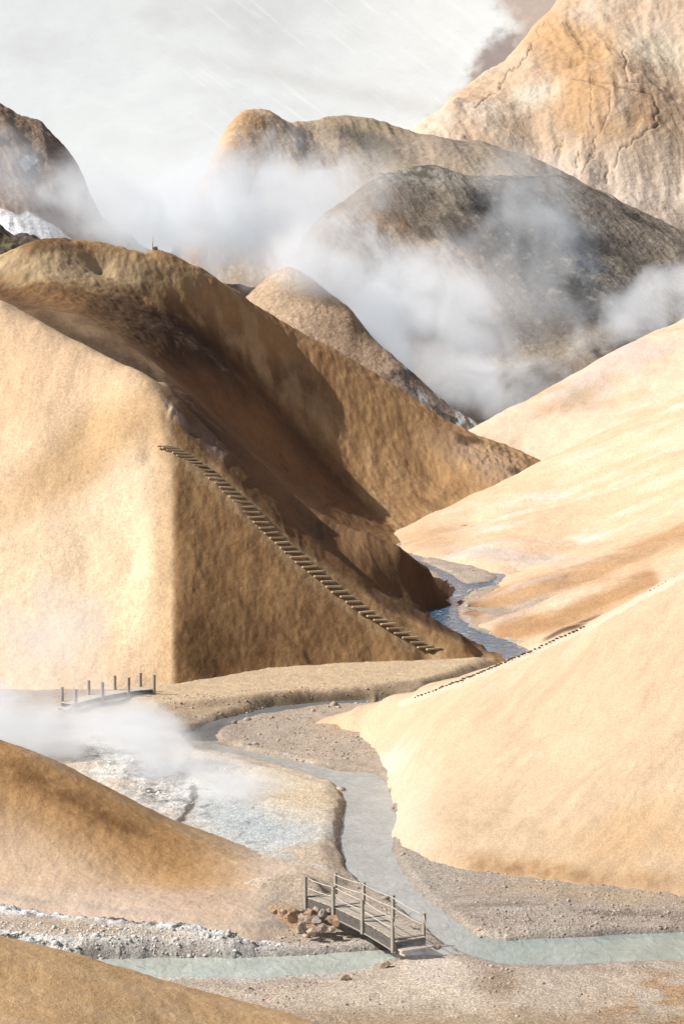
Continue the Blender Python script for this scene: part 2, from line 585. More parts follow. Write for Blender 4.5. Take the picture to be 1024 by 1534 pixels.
hillA = tag(mesh_from_grid('hill_left', X, Y, Z, C, M_SAND, keep), None, kind='structure')
HZ = surfA  # bare surface for placing the stairs

# ------------------------------------------------------------------ right hills
C1 = []
foot = [onfloor(*p) for p in [(582, 801), (600, 818), (622, 827), (700, 842), (765, 860), (735, 884), (702, 902), (708, 930), (745, 947), (800, 970), (860, 985)]]
C1 += line(foot, 8)
C1 += UL([(640, 770, 318), (700, 746, 328), (760, 720, 334), (812, 693, 338), (900, 650, 340), (1024, 592, 344), (1250, 480, 350)])
C1 += UL([(700, 790, 300), (800, 780, 280), (850, 740, 300), (900, 740, 285), (1024, 690, 280), (1250, 600, 285)])
C1 += UL([(790, 845, 252), (852, 815, 262), (870, 812, 262)])                       # gully between nose and first fold
C1 += UL([(780, 858, 238), (850, 830, 238), (930, 795, 240), (1024, 750, 243), (1250, 640, 248)])    # crest of fold 1
C1 += UL([(740, 905, 206), (800, 880, 207), (900, 850, 210), (1024, 800, 213), (1250, 690, 216)])    # under side of fold 1
C1 += UL([(770, 918, 192), (830, 893, 193), (900, 866, 195), (1024, 812, 199), (1250, 700, 202)])    # crest of fold 2
for q_ in UL([(780, 858, 238), (850, 830, 238), (930, 795, 240), (1024, 750, 243), (1250, 640, 248)]):
    C1.append((q_[0] + 1, q_[1] + 9, q_[2] - 1.0))
for q_ in UL([(770, 918, 192), (830, 893, 193), (900, 866, 195), (1024, 812, 199), (1250, 700, 202)]):
    C1.append((q_[0] + 1, q_[1] + 7, q_[2] - 1.1))
C1 += [(20, 352, -1), (27, 375, 0), (33, 398, 1), (46, 398, 4), (12, 380, -3)]
C1 += UL([(780, 950, 178), (840, 935, 178), (900, 905, 180), (1024, 850, 184), (1250, 730, 186)])
C1 += UL([(840, 945, 168), (1024, 870, 168), (1250, 770, 168)])
C1 += [(35, 360, 2), (60, 372, 8), (100, 385, 16), (9, 340, 0), (22, 365, 1)]
for p in foot:
    C1.append((p[0] - 4, p[1] - 1, p[2] - 2.2))
C1 += [(4, 330, 1.5), (20, 158, -2.5), (30, 150, -2.5), (45, 145, -2)]
surfC = Surf(C1, c=1.2, ys=0.5)
X, Y = grid(0.012, 0.28, 560, 158, 400, 620, 1.2)
Z = surfC(X, Y)
nl, nm, nf = fbm(X, Y, 22, 4, 21), fbm(X, Y, 5, 4, 22), fbm(X, Y, 1.3, 3, 23)
Z = Z + nl * 0.5 + nm * 0.18 + nf * 0.05
strk = fbm(X * 0.35 + Y * 0.05, X * -0.1 + Y * 0.5 + Z * 0.8, 5, 4, 25)
px, py = proj(X, Y, Z)
C = np.ones(X.shape + (3,)) * np.array(SAND)
C = mix(C, PALE, sstep(-0.3, 0.5, strk + nl * 0.5) * 0.7)
C = mix(C, WHITE, sstep(0.35, 0.8, strk + 0.3 * nm) * 0.45)
C = mix(C, (0.62, 0.55, 0.48), blob(px, py, 760, 832, 110, 13, 4, 0.9, nm * 0.5) * 0.8)
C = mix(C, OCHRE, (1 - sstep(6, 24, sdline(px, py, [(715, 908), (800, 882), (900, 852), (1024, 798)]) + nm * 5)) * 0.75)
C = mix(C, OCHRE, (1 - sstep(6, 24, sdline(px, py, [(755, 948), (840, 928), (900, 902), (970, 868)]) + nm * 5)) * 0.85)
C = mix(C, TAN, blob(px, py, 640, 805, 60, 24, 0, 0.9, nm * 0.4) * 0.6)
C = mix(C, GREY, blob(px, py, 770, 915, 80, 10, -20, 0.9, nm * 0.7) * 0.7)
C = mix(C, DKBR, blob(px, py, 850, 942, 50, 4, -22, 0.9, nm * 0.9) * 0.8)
C = mix(C, BROWN, blob(px, py, 700, 915, 22, 28, 0, 0.8, nm * 0.5) * 0.8)  # left hill's shadow across the bank, painted as a brown patch
keep = Z > zfloor(Y) - 1.5
C *= np.array((0.91, 0.90, 0.94))
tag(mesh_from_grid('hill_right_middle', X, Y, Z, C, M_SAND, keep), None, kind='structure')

C0 = UL([(560, 700, 433), (640, 672, 437), (712, 638, 441), (760, 612, 445), (860, 560, 453), (930, 520, 459), (1024, 476, 465), (1250, 370, 481)])
C0 = line(C0, 6)
crest0 = list(C0)
C0 += UL([(712, 705, 411), (812, 700, 409), (900, 660, 407), (1024, 600, 405), (1250, 500, 411)])
C0 += UL([(780, 665, 425), (900, 600, 431), (1024, 540, 435)])
for (x, y, z) in crest0[::2]:
    C0.append((x + 5, y + 40, z - 20))
surf0 = Surf(C0, c=2, ys=0.6)
X, Y = grid(0.01, 0.28, 420, 398, 502, 300)
Z = surf0(X, Y)
nl, nm, nf = fbm(X, Y, 26, 4, 41), fbm(X, Y, 6, 4, 42), fbm(X, Y, 1.6, 3, 43)
Z = Z + nl * 0.5 + nm * 0.25 + nf * 0.06
px, py = proj(X, Y, Z)
C = np.ones(X.shape + (3,)) * np.array(PALE)
C = mix(C, (0.66, 0.58, 0.50), sstep(-0.1, 0.6, nl + 0.4 * nm) * 0.8)
C = mix(C, TAN, sstep(0.2, 0.7, fbm(X * 0.4 + Y, Z, 12, 4, 44)) * 0.45)
C = mix(C, (0.5, 0.36, 0.2), blob(px, py, 850, 600, 90, 16, -25, 0.9, nm * 0.4) * 0.6)
C *= np.array((0.86, 0.83, 0.87))
tag(mesh_from_grid('hill_right_far', X, Y, Z, C, M_SAND), None, kind='structure')

# near right hill
D = []
dfoot = [onfloor(*p) for p in [(480, 1082), (540, 1098), (568, 1125), (588, 1165), (600, 1205), (598, 1240), (606, 1262), (650, 1285), (720, 1300), (850, 1318), (1024, 1337), (1350, 1370)]]
D += line(dfoot, 2.5)
dcrest = UL([(480, 1080, 128), (560, 1062, 122), (620, 1041, 117), (700, 1011, 112), (790, 974, 109), (870, 938, 106), (950, 895, 104), (1024, 856, 102), (1200, 760, 102), (1400, 640, 104)])
D += line(dcrest, 3)
D += UL([(640, 1100, 104), (700, 1100, 100), (800, 1080, 97.5), (900, 1060, 94), (1024, 1020, 92), (1350, 900, 92)])
D += UL([(680, 1200, 92.5), (780, 1200, 89.5), (900, 1190, 86.5), (1024, 1180, 84.5), (1350, 1150, 82)])
for p in dfoot:
    D.append((p[0] - 1.5, p[1] - 3.0, p[2] - 2.0))
for (x, y, z) in line(dcrest, 6):
    D.append((x + 2, y + 14, z * 0.55 - 2.5))
    D.append((x + 3, y + 26, z * 0.2 - 3.5))
surfD = Surf(D, c=0.8, ys=0.8)
X, Y = grid(-0.02, 0.27, 640, 74, 150, 640)
Z = surfD(X, Y)
nl, nm, nf = fbm(X, Y, 9, 4, 51), fbm(X, Y, 2.2, 4, 52), fbm(X, Y, 0.5, 3, 53)
rill = ridged(X * 0.55 - Y * 0.55 + nl * 0.8, (X * 0.6 + Y * 0.6) * 0.16, 1.7, 4, 54)
Z = Z + nl * 0.16 + nm * 0.06 + nf * 0.018 + (rill - 0.4) * (0.02 + 0.06 * sstep(3, 12, X))
px, py = proj(X, Y, Z)
C = np.ones(X.shape + (3,)) * np.array((0.66, 0.495, 0.33))
C = mix(C, (0.76, 0.60, 0.43), sstep(-0.2, 0.6, fbm(X * 0.6 + Y * 0.5, (Y - X * 0.5) * 0.3, 5, 4, 55)) * 0.5)
C = mix(C, WHITE, blob(px, py, 570, 1150, 60, 22, -35, 0.9, nm * 0.4) * 0.45)
C = mix(C, (0.76, 0.62, 0.47), blob(px, py, 600, 1230, 70, 130, 0, 0.9, nm * 0.3) * 0.6)
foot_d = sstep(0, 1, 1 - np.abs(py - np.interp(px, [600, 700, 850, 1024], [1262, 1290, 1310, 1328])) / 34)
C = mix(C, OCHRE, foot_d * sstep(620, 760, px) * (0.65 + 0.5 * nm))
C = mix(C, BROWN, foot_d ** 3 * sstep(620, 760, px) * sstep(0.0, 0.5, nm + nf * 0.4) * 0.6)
C = mix(C, TAN, blob(px, py, 950, 1250, 130, 60, -10, 0.9, nm * 0.4) * 0.7)
C = mix(C, (0.50, 0.36, 0.225), sstep(0.35, 0.75, rill + 0.2 * nl) * 0.3 * sstep(2, 10, X))
C = mix(C, (0.78, 0.65, 0.50), (1 - sstep(2, 7, sdline(px, py, [(600, 1054), (622, 1047), (700, 1018), (790, 980), (874, 942), (968, 891), (1030, 858)]) + nf * 2)) * 0.7)
C *= np.array((0.93, 0.935, 0.965))
keep = Z > -0.9
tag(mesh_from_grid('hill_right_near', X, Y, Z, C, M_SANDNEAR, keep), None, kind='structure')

# ------------------------------------------------------------------ near left hill
E = []
efoot = [onfloor(*p, 0.34) for p in [(450, 1300), (425, 1325), (395, 1350), (330, 1372), (240, 1362), (150, 1352), (0, 1338), (-200, 1320)]]
E += line(efoot, 2)
ecrest = UL([(445, 1296, 84.5), (380, 1276, 86), (330, 1260, 86.5), (270, 1239, 87), (210, 1208, 87.5), (150, 1175, 88), (100, 1150, 88.3), (60, 1130, 88.5), (0, 1107, 89), (-200, 1040, 90)])
E += line(ecrest, 2)
E += UL([(330, 1310, 80.5), (200, 1270, 82), (100, 1240, 82.5), (0, 1210, 83), (-200, 1160, 84), (0, 1290, 80), (200, 1325, 78.7), (-200, 1250, 80)])
for (x, y, z) in line(ecrest, 3):
    E.append((x + 1, y + 6, z * 0.5 - 1.2))
    E.append((x + 1, y + 12, -2.0))
for p in efoot:
    E.append((p[0] + 0.9, p[1] - 2.2, 0.0))
    E.append((p[0] + 1.6, p[1] - 5, -0.8))
E += [(0.2, 84, -0.1), (0.6, 80, -0.2), (0.0, 88, -0.4)]
surfE = Surf(E, c=1.0, ys=1.0)
X, Y = grid(-0.25, -0.01, 560, 70, 106, 420)
Z = surfE(X, Y)
nl, nm, nf = fbm(X, Y, 6, 4, 61), fbm(X, Y, 1.5, 4, 62), fbm(X, Y, 0.35, 3, 63)
Z = Z + nl * 0.09 + nm * 0.05 + nf * 0.018
px, py = proj(X, Y, Z)
cy = py - np.interp(px, [0, 60, 150, 270, 380, 445], [1107, 1130, 1175, 1239, 1276, 1296])
C = np.ones(X.shape + (3,)) * np.array((0.58, 0.39, 0.235))
C = mix(C, (0.50, 0.29, 0.125), (1 - sstep(50, 150, cy)) * (1 - sstep(260, 360, px)) * 0.9)
C = mix(C, (0.24, 0.12, 0.05), np.clip(1 - np.abs(cy - 38 - px * 0.05) / 32, 0, 1) * (1 - sstep(200, 300, px)) * sstep(-0.5, 0.4, nm + 0.5 * nl) * 0.85)
C = mix(C, (0.52, 0.38, 0.25), (1 - sstep(6, 12, cy)) * sstep(0.1, 0.6, nl + 0.4) * 0.6)
C = mix(C, (0.66, 0.50, 0.37), sstep(90, 180, cy) * 0.75)
C = mix(C, (0.66, 0.54, 0.43), sstep(330, 415, px + nl * 12) * 0.9)
C = mix(C, GREY, (1 - sstep(2, 6, np.abs(py - np.interp(px, [0, 60, 110, 190, 240, 300], [1338, 1350, 1354, 1366, 1368, 1385])) - nm * 3)) * 0.6)
C = mix(C, (0.62, 0.50, 0.41), sstep(1320, 1345, py) * 0.6)
keep = Z > -0.5
tag(mesh_from_grid('hill_left_near', X, Y, Z, C, M_SANDNEAR, keep), None, kind='structure')

# bottom left bank the picture is taken over
G = line(UL([(-250, 1345, 60.5), (0, 1404, 61), (120, 1430, 61.5), (250, 1470, 62), (330, 1492, 62.3), (400, 1510, 62.2), (490, 1536, 61.5)]), 1.5)
gl = list(G)
G += UL([(0, 1470, 57), (200, 1500, 58), (0, 1534, 54), (250, 1545, 57), (400, 1580, 57), (-250, 1500, 54), (0, 1650, 49), (300, 1700, 50), (560, 1600, 57), (-250, 1650, 48), (600, 1800, 50)])
for (x, y, z) in gl:
    G.append((x + 1, y + 4, z - 2.2))
    G.append((x + 1, y + 7, z - 4))
surfG = Surf(G, c=0.5, ys=1.0)
X, Y = grid(-0.25, 0.04, 420, 46, 68, 320)
Z = surfG(X, Y)
nl, nm, nf = fbm(X, Y, 4, 4, 71), fbm(X, Y, 0.9, 4, 72), fbm(X, Y, 0.22, 3, 73)
Z = Z + nl * 0.05 + nm * 0.03 + nf * 0.008
C = np.ones(X.shape + (3,)) * np.array((0.62, 0.405, 0.215))
C = mix(C, (0.68, 0.48, 0.29), sstep(-0.1, 0.5, fbm(X, Y * 2.5, 3, 4, 74)) * 0.6)
keep = Z > -0.6
tag(mesh_from_grid('hill_slope_near', X, Y, Z, C, M_SANDNEAR, keep), None, kind='structure')

# ------------------------------------------------------------------ valley floor with the carved river
def wpoly(pts, dz=0.0):
    return [onfloor(x, y, dz)[:2] for x, y in pts]


RIV = [
    wpoly([(478, 1146), (512, 1154), (560, 1158), (572, 1165), (580, 1182), (590, 1200), (592, 1230), (588, 1262), (590, 1285), (610, 1318), (640, 1350), (680, 1381), (715, 1404), (760, 1410), (820, 1405), (900, 1400), (1024, 1396), (1400, 1385), (1400, 1452), (1024, 1443), (900, 1447), (760, 1449), (722, 1441), (700, 1434), (672, 1416), (650, 1400), (612, 1373), (578, 1345), (548, 1325), (524, 1302), (515, 1285), (511, 1260), (517, 1222), (520, 1200), (505, 1175), (470, 1162), (430, 1152), (430, 1139)], -0.3),
    wpoly([(560, 1046), (480, 1049), (400, 1058), (340, 1073), (306, 1085), (278, 1101), (292, 1119), (340, 1130), (400, 1142), (440, 1153), (480, 1160), (480, 1147), (440, 1139), (400, 1131), (352, 1121), (327, 1112), (320, 1102), (333, 1090), (362, 1078), (420, 1066), (490, 1058), (560, 1055)], -0.3),
    wpoly([(120, 1433), (250, 1431), (360, 1432), (450, 1430), (530, 1424), (580, 1420), (620, 1414), (665, 1415), (705, 1434), (640, 1434), (600, 1436), (572, 1446), (540, 1457), (480, 1464), (400, 1467), (300, 1468), (200, 1468), (100, 1465)], -0.3),
    wpoly([(606, 822), (640, 827), (700, 841), (740, 850), (766, 860), (761, 870), (740, 877), (715, 881), (700, 890), (686, 902), (685, 920), (699, 938), (730, 949), (762, 962), (798, 974), (775, 992), (740, 992), (707, 971), (687, 953), (657, 940), (634, 922), (636, 908), (658, 893), (678, 880), (670, 868), (652, 856), (620, 838)], -0.3),
    wpoly([(520, 794), (584, 794), (596, 800), (575, 806), (520, 804)], -0.2),
    wpoly([(560, 1046), (620, 1042), (700, 1014), (780, 982), (812, 990), (720, 1030), (640, 1055), (560, 1055)], -0.3),
]
ISLE = wpoly([(638, 833), (690, 845), (730, 855), (745, 863), (735, 871), (700, 875), (690, 871), (676, 861), (655, 852), (630, 840)], -0.3)


def river_sd(X, Y):
    d = np.full(X.shape, 1e9)
    for p in RIV:
        d = np.minimum(d, sdpoly(X, Y, p))
    return np.maximum(d, -sdpoly(X, Y, ISLE))


TERR = wpoly([(200, 1030), (262, 1024), (400, 1000), (560, 990), (760, 980), (760, 1000), (640, 1012), (560, 1023), (400, 1034), (300, 1046), (238, 1050), (205, 1048)], 0.7)
LEDGE = wpoly([(-300, 1340), (0, 1352), (150, 1362), (300, 1378), (352, 1396), (345, 1408), (250, 1402), (150, 1398), (60, 1394), (0, 1386), (-300, 1360)], 0.55)
FORE = wpoly([(560, 1446), (600, 1434), (690, 1434), (740, 1450), (1100, 1458), (1400, 1800), (300, 1800), (200, 1475), (480, 1470)], 0.0)
WEST = wpoly([(60, 1100), (270, 1100), (310, 1128), (440, 1160), (500, 1180), (508, 1200), (503, 1230), (498, 1260), (498, 1290), (520, 1318), (480, 1345), (300, 1345), (-200, 1300), (-200, 1100)], 0.0)
ABUT = wpoly([(395, 1322), (450, 1315), (482, 1335), (486, 1350), (462, 1357), (430, 1356), (395, 1350)], 0.5)


def floor_z(X, Y, detail=True):
    sd = river_sd(X, Y)
    wv = fbm(X, Y, 5, 4, 81) * 0.5 + fbm(X, Y, 1.2, 3, 82) * 0.22
    far = np.clip(Y / 110, 0.5, 2.2)
    sdw = sd + wv * 0.5 * far
    z = zfloor(Y) + 0.0
    z = z + (-0.75) * (1 - sstep(-0.8, 0.5, sdw / far))
    bar = 1 - sstep(3, 9, sd)
    z = z - 0.12 * bar
    z = z + sstep(1.2, -0.2, sdpoly(X, Y, TERR) + wv * 0.25) * 0.45
    z = z + sstep(4.5, 1.5, sdpoly(X, Y, TERR) + wv * 1.0) * 0.25
    z = z + sstep(1.3, -0.15, sdpoly(X, Y, LEDGE) + wv * 1.3) * 0.36
    z = z + sstep(0.6, -0.6, sdpoly(X, Y, FORE) + wv * 0.6) * 0.10
    z = z + sstep(0.5, -0.7, sdpoly(X, Y, WEST) + wv * 0.5) * 0.35
    z = z + sstep(1.2, -0.3, sdpoly(X, Y, ABUT) + wv * 0.4) * 0.5
    if detail:
        ledge = np.clip(1 - np.abs(sdpoly(X, Y, LEDGE) - 0.2) / 1.2, 0, 1)
        z = z + ledge * (ridged(X, Y, 0.8, 5, 83) - 0.3) * 0.30
        cxy = onfloor(215, 1165)
        crust = np.exp(-(((X - cxy[0] - (Y - cxy[1]) * -0.15) / 5.0) ** 2 + ((Y - cxy[1]) / 10.0) ** 2))
        z = z + crust * (ridged(X, Y * 0.8, 2.6, 4, 84) - 0.35) * 0.36
        z = z + fbm(X, Y, 3, 4, 85) * 0.07 + fbm(X, Y, 0.6, 4, 86) * 0.03 + fbm(X, Y, 0.2, 2, 87) * 0.010
    return z, sd


parts = []
X, Y = grid(-0.27, 0.27, 780, 50, 430, 1400, 0)
Z, sd = floor_z(X, Y)
px, py = proj(X, Y, Z)
nl, nm, nf = fbm(X, Y, 7, 4, 91), fbm(X, Y, 1.6, 4, 92), fbm(X, Y, 0.4, 3, 93)
C = np.ones(X.shape + (3,)) * np.array((0.52, 0.43, 0.35))
C = mix(C, (0.40, 0.33, 0.275), sstep(-0.1, 0.6, nm + 0.5 * nl) * 0.6)
wob = nl * 0.35 + nm * 0.15
# west flats: pale sinter
west = sstep(1.0, -1.0, sdpoly(X, Y, WEST) + nm)
C = mix(C, (0.68, 0.59, 0.49), west * 0.9)
C = mix(C, (0.60, 0.44, 0.28), west * sstep(0.0, 0.6, nl + nm * 0.4) * 0.7)
C = mix(C, WHITE, blob(px, py, 340, 1220, 170, 74, 12, 0.9, wob) * 0.95)
C = mix(C, (0.56, 0.62, 0.65), blob(px, py, 370, 1235, 120, 36, 14, 0.9, wob * 1.4) * 0.8)
C = mix(C, (0.74, 0.60, 0.42), blob(px, py, 450, 1190, 80, 40, 10, 0.9, wob) * 0.8)
C = mix(C, WHITE, blob(px, py, 190, 1140, 120, 46, 35, 0.9, wob) * 0.85)
C = mix(C, (0.40, 0.44, 0.46), blob(px, py, 370, 1235, 110, 34, 12, 0.9, nm * 0.9) * sstep(-0.1, 0.5, nm) * 0.6)
rv = ridged(X * 0.9 + nl, Y * 0.35 - X * 0.3, 1.8, 4, 99)
C = mix(C, (0.11, 0.105, 0.10), blob(px, py, 215, 1165, 125, 34, 38, 0.9, wob) * sstep(0.05, 0.4, nm + nf * 0.5) * 0.85)
C = mix(C, (0.16, 0.15, 0.14), blob(px, py, 300, 1200, 170, 56, 25, 0.9, wob) * sstep(0.70, 0.88, rv) * 0.6)
C = mix(C, (0.35, 0.28, 0.20), blob(px, py, 225, 1170, 90, 26, 38, 0.9, wob) * sstep(-0.4, 0.0, nm) * (1 - sstep(0.0, 0.3, nm)) * 0.5)
C = mix(C, (0.09, 0.075, 0.06), (1 - sstep(2, 7, sdline(px, py, [(262, 1240), (280, 1215), (292, 1195), (290, 1180)]) + nm * 4)) * 0.85)
C = mix(C, (0.55, 0.60, 0.58), (1 - sstep(1, 5, sdline(px, py, [(300, 1250), (360, 1265), (440, 1285)]) + nm * 3)) * 0.7)
# ledge of white crust in the lower left
led = np.clip(1 - np.abs(sdpoly(X, Y, LEDGE) - 0.4) / 1.9, 0, 1)
C = mix(C, (0.92, 0.91, 0.90), sstep(0.05, 0.5, led + 0.2 * nm) * 0.95)
C = mix(C, (0.10, 0.085, 0.075), sstep(0.3, 0.7, led) * sstep(0.02, 0.3, fbm(X, Y * 1.5, 1.3, 4, 98) + 0.3 * nf) * 0.9)
C = mix(C, (0.50, 0.30, 0.13), sstep(0.2, 0.6, led) * sstep(0.25, 0.6, nl) * 0.5)
C = mix(C, (0.58, 0.47, 0.36), sstep(0.0, -1.0, sdpoly(X, Y, LEDGE)) * 0.8)
C = mix(C, (0.66, 0.63, 0.58), (py > 1380) * (px < 560) * (1 - sstep(0.0, 1.6, sd + nm)) * 0.8)
C = mix(C, OCHRE, blob(px, py, 440, 1375, 60, 20, 5, 0.9, wob) * 0.8)
C = mix(C, (0.56, 0.45, 0.35), blob(px, py, 440, 1320, 50, 30, 0, 0.8, wob * 0.5) * 0.9)
# terrace below the stair hill
ter = sstep(0.6, -0.4, sdpoly(X, Y, TERR))
C = mix(C, (0.50, 0.37, 0.24), sstep(7, 1, sdpoly(X, Y, TERR)) * 0.85)
C = mix(C, (0.20, 0.135, 0.085), sstep(0.0, 0.8, 1 - np.abs(sdpoly(X, Y, TERR) - 0.7) / 1.3) * sstep(-0.3, 0.5, nm * 0.6 + nl) * 0.45)
C = mix(C, (0.68, 0.52, 0.35), ter * 0.95)
C = mix(C, TAN, blob(px, py, 570, 1075, 110, 18, -8, 0.9, wob) * 0.8)
# right bar with darker damp gravel streaks
stk = fbm(X * 0.35, Y * 1.3, 2.0, 4, 97)
C = mix(C, (0.46, 0.40, 0.345), blob(px, py, 760, 1350, 300, 60, 8, 0.8, wob) * 0.8)
C = mix(C, (0.52, 0.40, 0.28), blob(px, py, 900, 1340, 240, 16, 4, 0.9, nm * 0.6) * 0.8)
C = mix(C, (0.20, 0.165, 0.14), blob(px, py, 860, 1372, 260, 26, 2, 0.9, nm * 0.4) * sstep(0.0, 0.4, stk + 0.4 * nf) * 0.8)
C = mix(C, (0.62, 0.56, 0.50), blob(px, py, 820, 1395, 260, 12, 0, 0.9, nm * 0.4) * 0.5)
C = mix(C, (0.55, 0.50, 0.46), blob(px, py, 760, 1362, 40, 5, 0, 0.9, nm * 0.3) * 0.8)
C = mix(C, (0.48, 0.44, 0.40), blob(px, py, 640, 1300, 60, 60, 30, 0.9, wob) * 0.6)
# foreground
fo = sstep(0.8, -0.6, sdpoly(X, Y, FORE))
C = mix(C, (0.62, 0.515, 0.42), fo * 0.95)
C = mix(C, (0.74, 0.625, 0.51), (1 - sstep(26, 52, sdline(px, py, [(640, 1440), (665, 1470), (700, 1500), (730, 1545)]) + nl * 8)) * fo)
C = mix(C, (0.71, 0.60, 0.49), blob(px, py, 570, 1480, 90, 34, 0, 0.9, wob * 0.5) * fo * 0.8)
C = mix(C, OCHRE, fo * sstep(840, 980, px + nl * 60) * sstep(-0.2, 0.3, nm) * 0.7)
C = mix(C, (0.26, 0.17, 0.10), fo * blob(px, py, 745, 1478, 34, 34, 30, 0.9, wob * 1.5) * 0.6)
C = mix(C, (0.40, 0.28, 0.17), fo * sstep(1495, 1530, py + nm * 10) * 0.6)
C = np.clip(C * 1.14, 0, 0.93)
# damp dark margin along the channel
C = C * (1 - 0.5 * ((1 - sstep(-0.3, 0.5, sd)) * sstep(-2.5, -0.2, sd))[..., None])
tag(mesh_from_grid('valley_floor', X, Y, Z, C, M_FLOOR), None, kind='structure')

# wide ground sheet to the horizon under everything
X, Y = np.meshgrid(np.linspace(-5000, 5000, 60), np.linspace(-1500, 9000, 60))
C = np.ones(X.shape + (3,)) * np.array((0.30, 0.23, 0.16))
tag(mesh_from_grid('ground', X, Y, -3.5 + fbm(X, Y, 400, 3, 5) * 0.8, C, M_FAR), None, kind='structure')

# water surface
X, Y = grid(-0.27, 0.27, 320, 58, 350, 700, 0)
sd = river_sd(X, Y)
Z = zfloor(Y) - 0.33 + 0 * X
px, py = proj(X, Y, Z)
nl = fbm(X, Y, 6, 4, 95)
C = np.ones(X.shape + (3,)) * np.array((0.43, 0.435, 0.42))
C = mix(C, (0.48, 0.53, 0.475), (py > 1395) * (px < 620) * 0.9)
C = mix(C, (0.34, 0.41, 0.385), (py > 1385) * sstep(620, 760, px) * 0.9)
C = mix(C, (0.46, 0.47, 0.40), (py > 1395) * sstep(0.0, 0.6, nl) * 0.4)
C = mix(C, (0.06, 0.15, 0.24), (py < 1000) * 0.95)  # sky reflection on the shaded upstream water, put into the base colour
C = mix(C, (0.16, 0.19, 0.22), (py > 1000) * (py < 1110) * (px < 620) * 0.8)
C = mix(C, (0.45, 0.42, 0.38), (py < 1000) * sstep(960, 990, py) * 0.4)
C = C * 1.0
C[py < 1000] *= np.array((0.55, 0.8, 1.0))  # painted sky reflection pushed further to blue
M_WATERFAR = water_mat('river_water_shaded', rough=0.10, ripple=0.5, scale=1.5, streak=0.5)
wat2 = tag(mesh_from_grid('river_water', X, Y, Z, C, M_WATERFAR, (sd < 2.5) & (Y > 152)), None, kind='structure')
wat = mesh_from_grid('river_water', X, Y, Z, C, M_WATER, (sd < 2.5) & (Y <= 152))
al = wat.data.color_attributes['Col']
buf = np.empty(len(wat.data.vertices) * 4, np.float32)
al.data.foreach_get('color', buf)
co = np.empty(len(wat.data.vertices) * 3, np.float32)
wat.data.vertices.foreach_get('co', co)
co = co.reshape(-1, 3)
buf = buf.reshape(-1, 4)
buf[:, 3] = 0.12
al.data.foreach_set('color', buf.ravel())
tag(wat, None, kind='structure')

# ------------------------------------------------------------------ background
def mountain(name, pts, g, fn, mat, c=6.0, ys=0.6, keep=None):
    s = Surf(pts, c=c, ys=ys)
    X, Y = grid(*g)
    Z = s(X, Y)
    Z, C = fn(X, Y, Z)
    return tag(mesh_from_grid(name, X, Y, Z, C, mat, keep), None, kind='structure')


# dark mountain front hump
HF = UL([(480, 330, 545), (530, 285, 565), (560, 268, 575), (600, 255, 585), (650, 250, 590), (700, 262, 593), (760, 262, 597), (830, 262, 605), (900, 292, 605), (960, 322, 605), (1024, 352, 605), (1250, 460, 605)])
hfc = line(HF, 12)
P = list(hfc)
P += UL([(430, 470, 515), (520, 480, 507), (600, 420, 525), (700, 400, 535), (820, 400, 540), (940, 400, 550), (1024, 430, 555), (1250, 520, 565)])
P += UL([(500, 620, 475), (600, 640, 470), (700, 640, 470), (820, 600, 475), (900, 540, 485), (1024, 520, 495), (1250, 600, 495)])
P += UL([(640, 330, 557), (760, 330, 561)])
for (x, y, z) in hfc[::2]:
    P.append((x, y + 60, z - 22))


def f_h(X, Y, Z):
    nl, nm, nf = fbm(X, Y, 50, 5, 101), fbm(X, Y, 12, 5, 102), fbm(X, Y, 3, 4, 103)
    fl = ridged((X * 0.8 + Z * 0.55), (X * 0.6 - Z * 0.8 + Y * 0.5) * 0.28, 16, 5, 104)
    Z = Z + nl * 1.4 + (fl - 0.4) * 1.2 + nm * 0.5 + nf * 0.28
    px, py = proj(X, Y, Z)
    C = np.ones(X.shape + (3,)) * np.array((0.27, 0.225, 0.185))  # base greyed and lightened: distance haze put into the colour
    C = mix(C, (0.40, 0.27, 0.17), blob(px, py, 600, 400, 110, 190, -20, 0.9, nl * 0.5) * 0.9)
    C = mix(C, (0.36, 0.30, 0.23), sstep(0.0, 0.5, nl + nm * 0.5) * 0.45)
    C = mix(C, (0.05, 0.057, 0.066), blob(px, py, 800, 360, 270, 88, 40, 0.8, nl * 0.5 + nm * 0.3) * 0.88)
    C = mix(C, (0.05, 0.045, 0.04), blob(px, py, 690, 340, 110, 26, 40, 0.9, nm * 0.9) * 0.7)
    C = mix(C, (0.34, 0.32, 0.26), blob(px, py, 900, 370, 150, 90, 40, 0.9, nm * 0.8) * sstep(0.0, 0.5, nm) * 0.5)
    C = mix(C, (0.15, 0.18, 0.215), blob(px, py, 850, 360, 90, 34, 48, 0.9, nm * 0.5) * 0.6)
    C = mix(C, (0.38, 0.35, 0.30), blob(px, py, 650, 266, 120, 18, 4, 0.9, nm * 0.4) * 0.9)
    C = mix(C, (0.40, 0.24, 0.12), blob(px, py, 600, 350, 60, 20, 30, 0.9, nm * 0.9) * 0.6)
    C = mix(C, (0.045, 0.04, 0.035), sstep(0.45, 0.8, -nm + 0.3 * fl) * 0.6)
    C = mix(C, (0.42, 0.37, 0.30), sstep(0.35, 0.7, nf + nm * 0.4) * 0.35)
    return Z, C


mountain('mountain_dark', P, (-0.04, 0.27, 620, 468, 690, 520), f_h, M_ROCKY, c=4, ys=0.5)

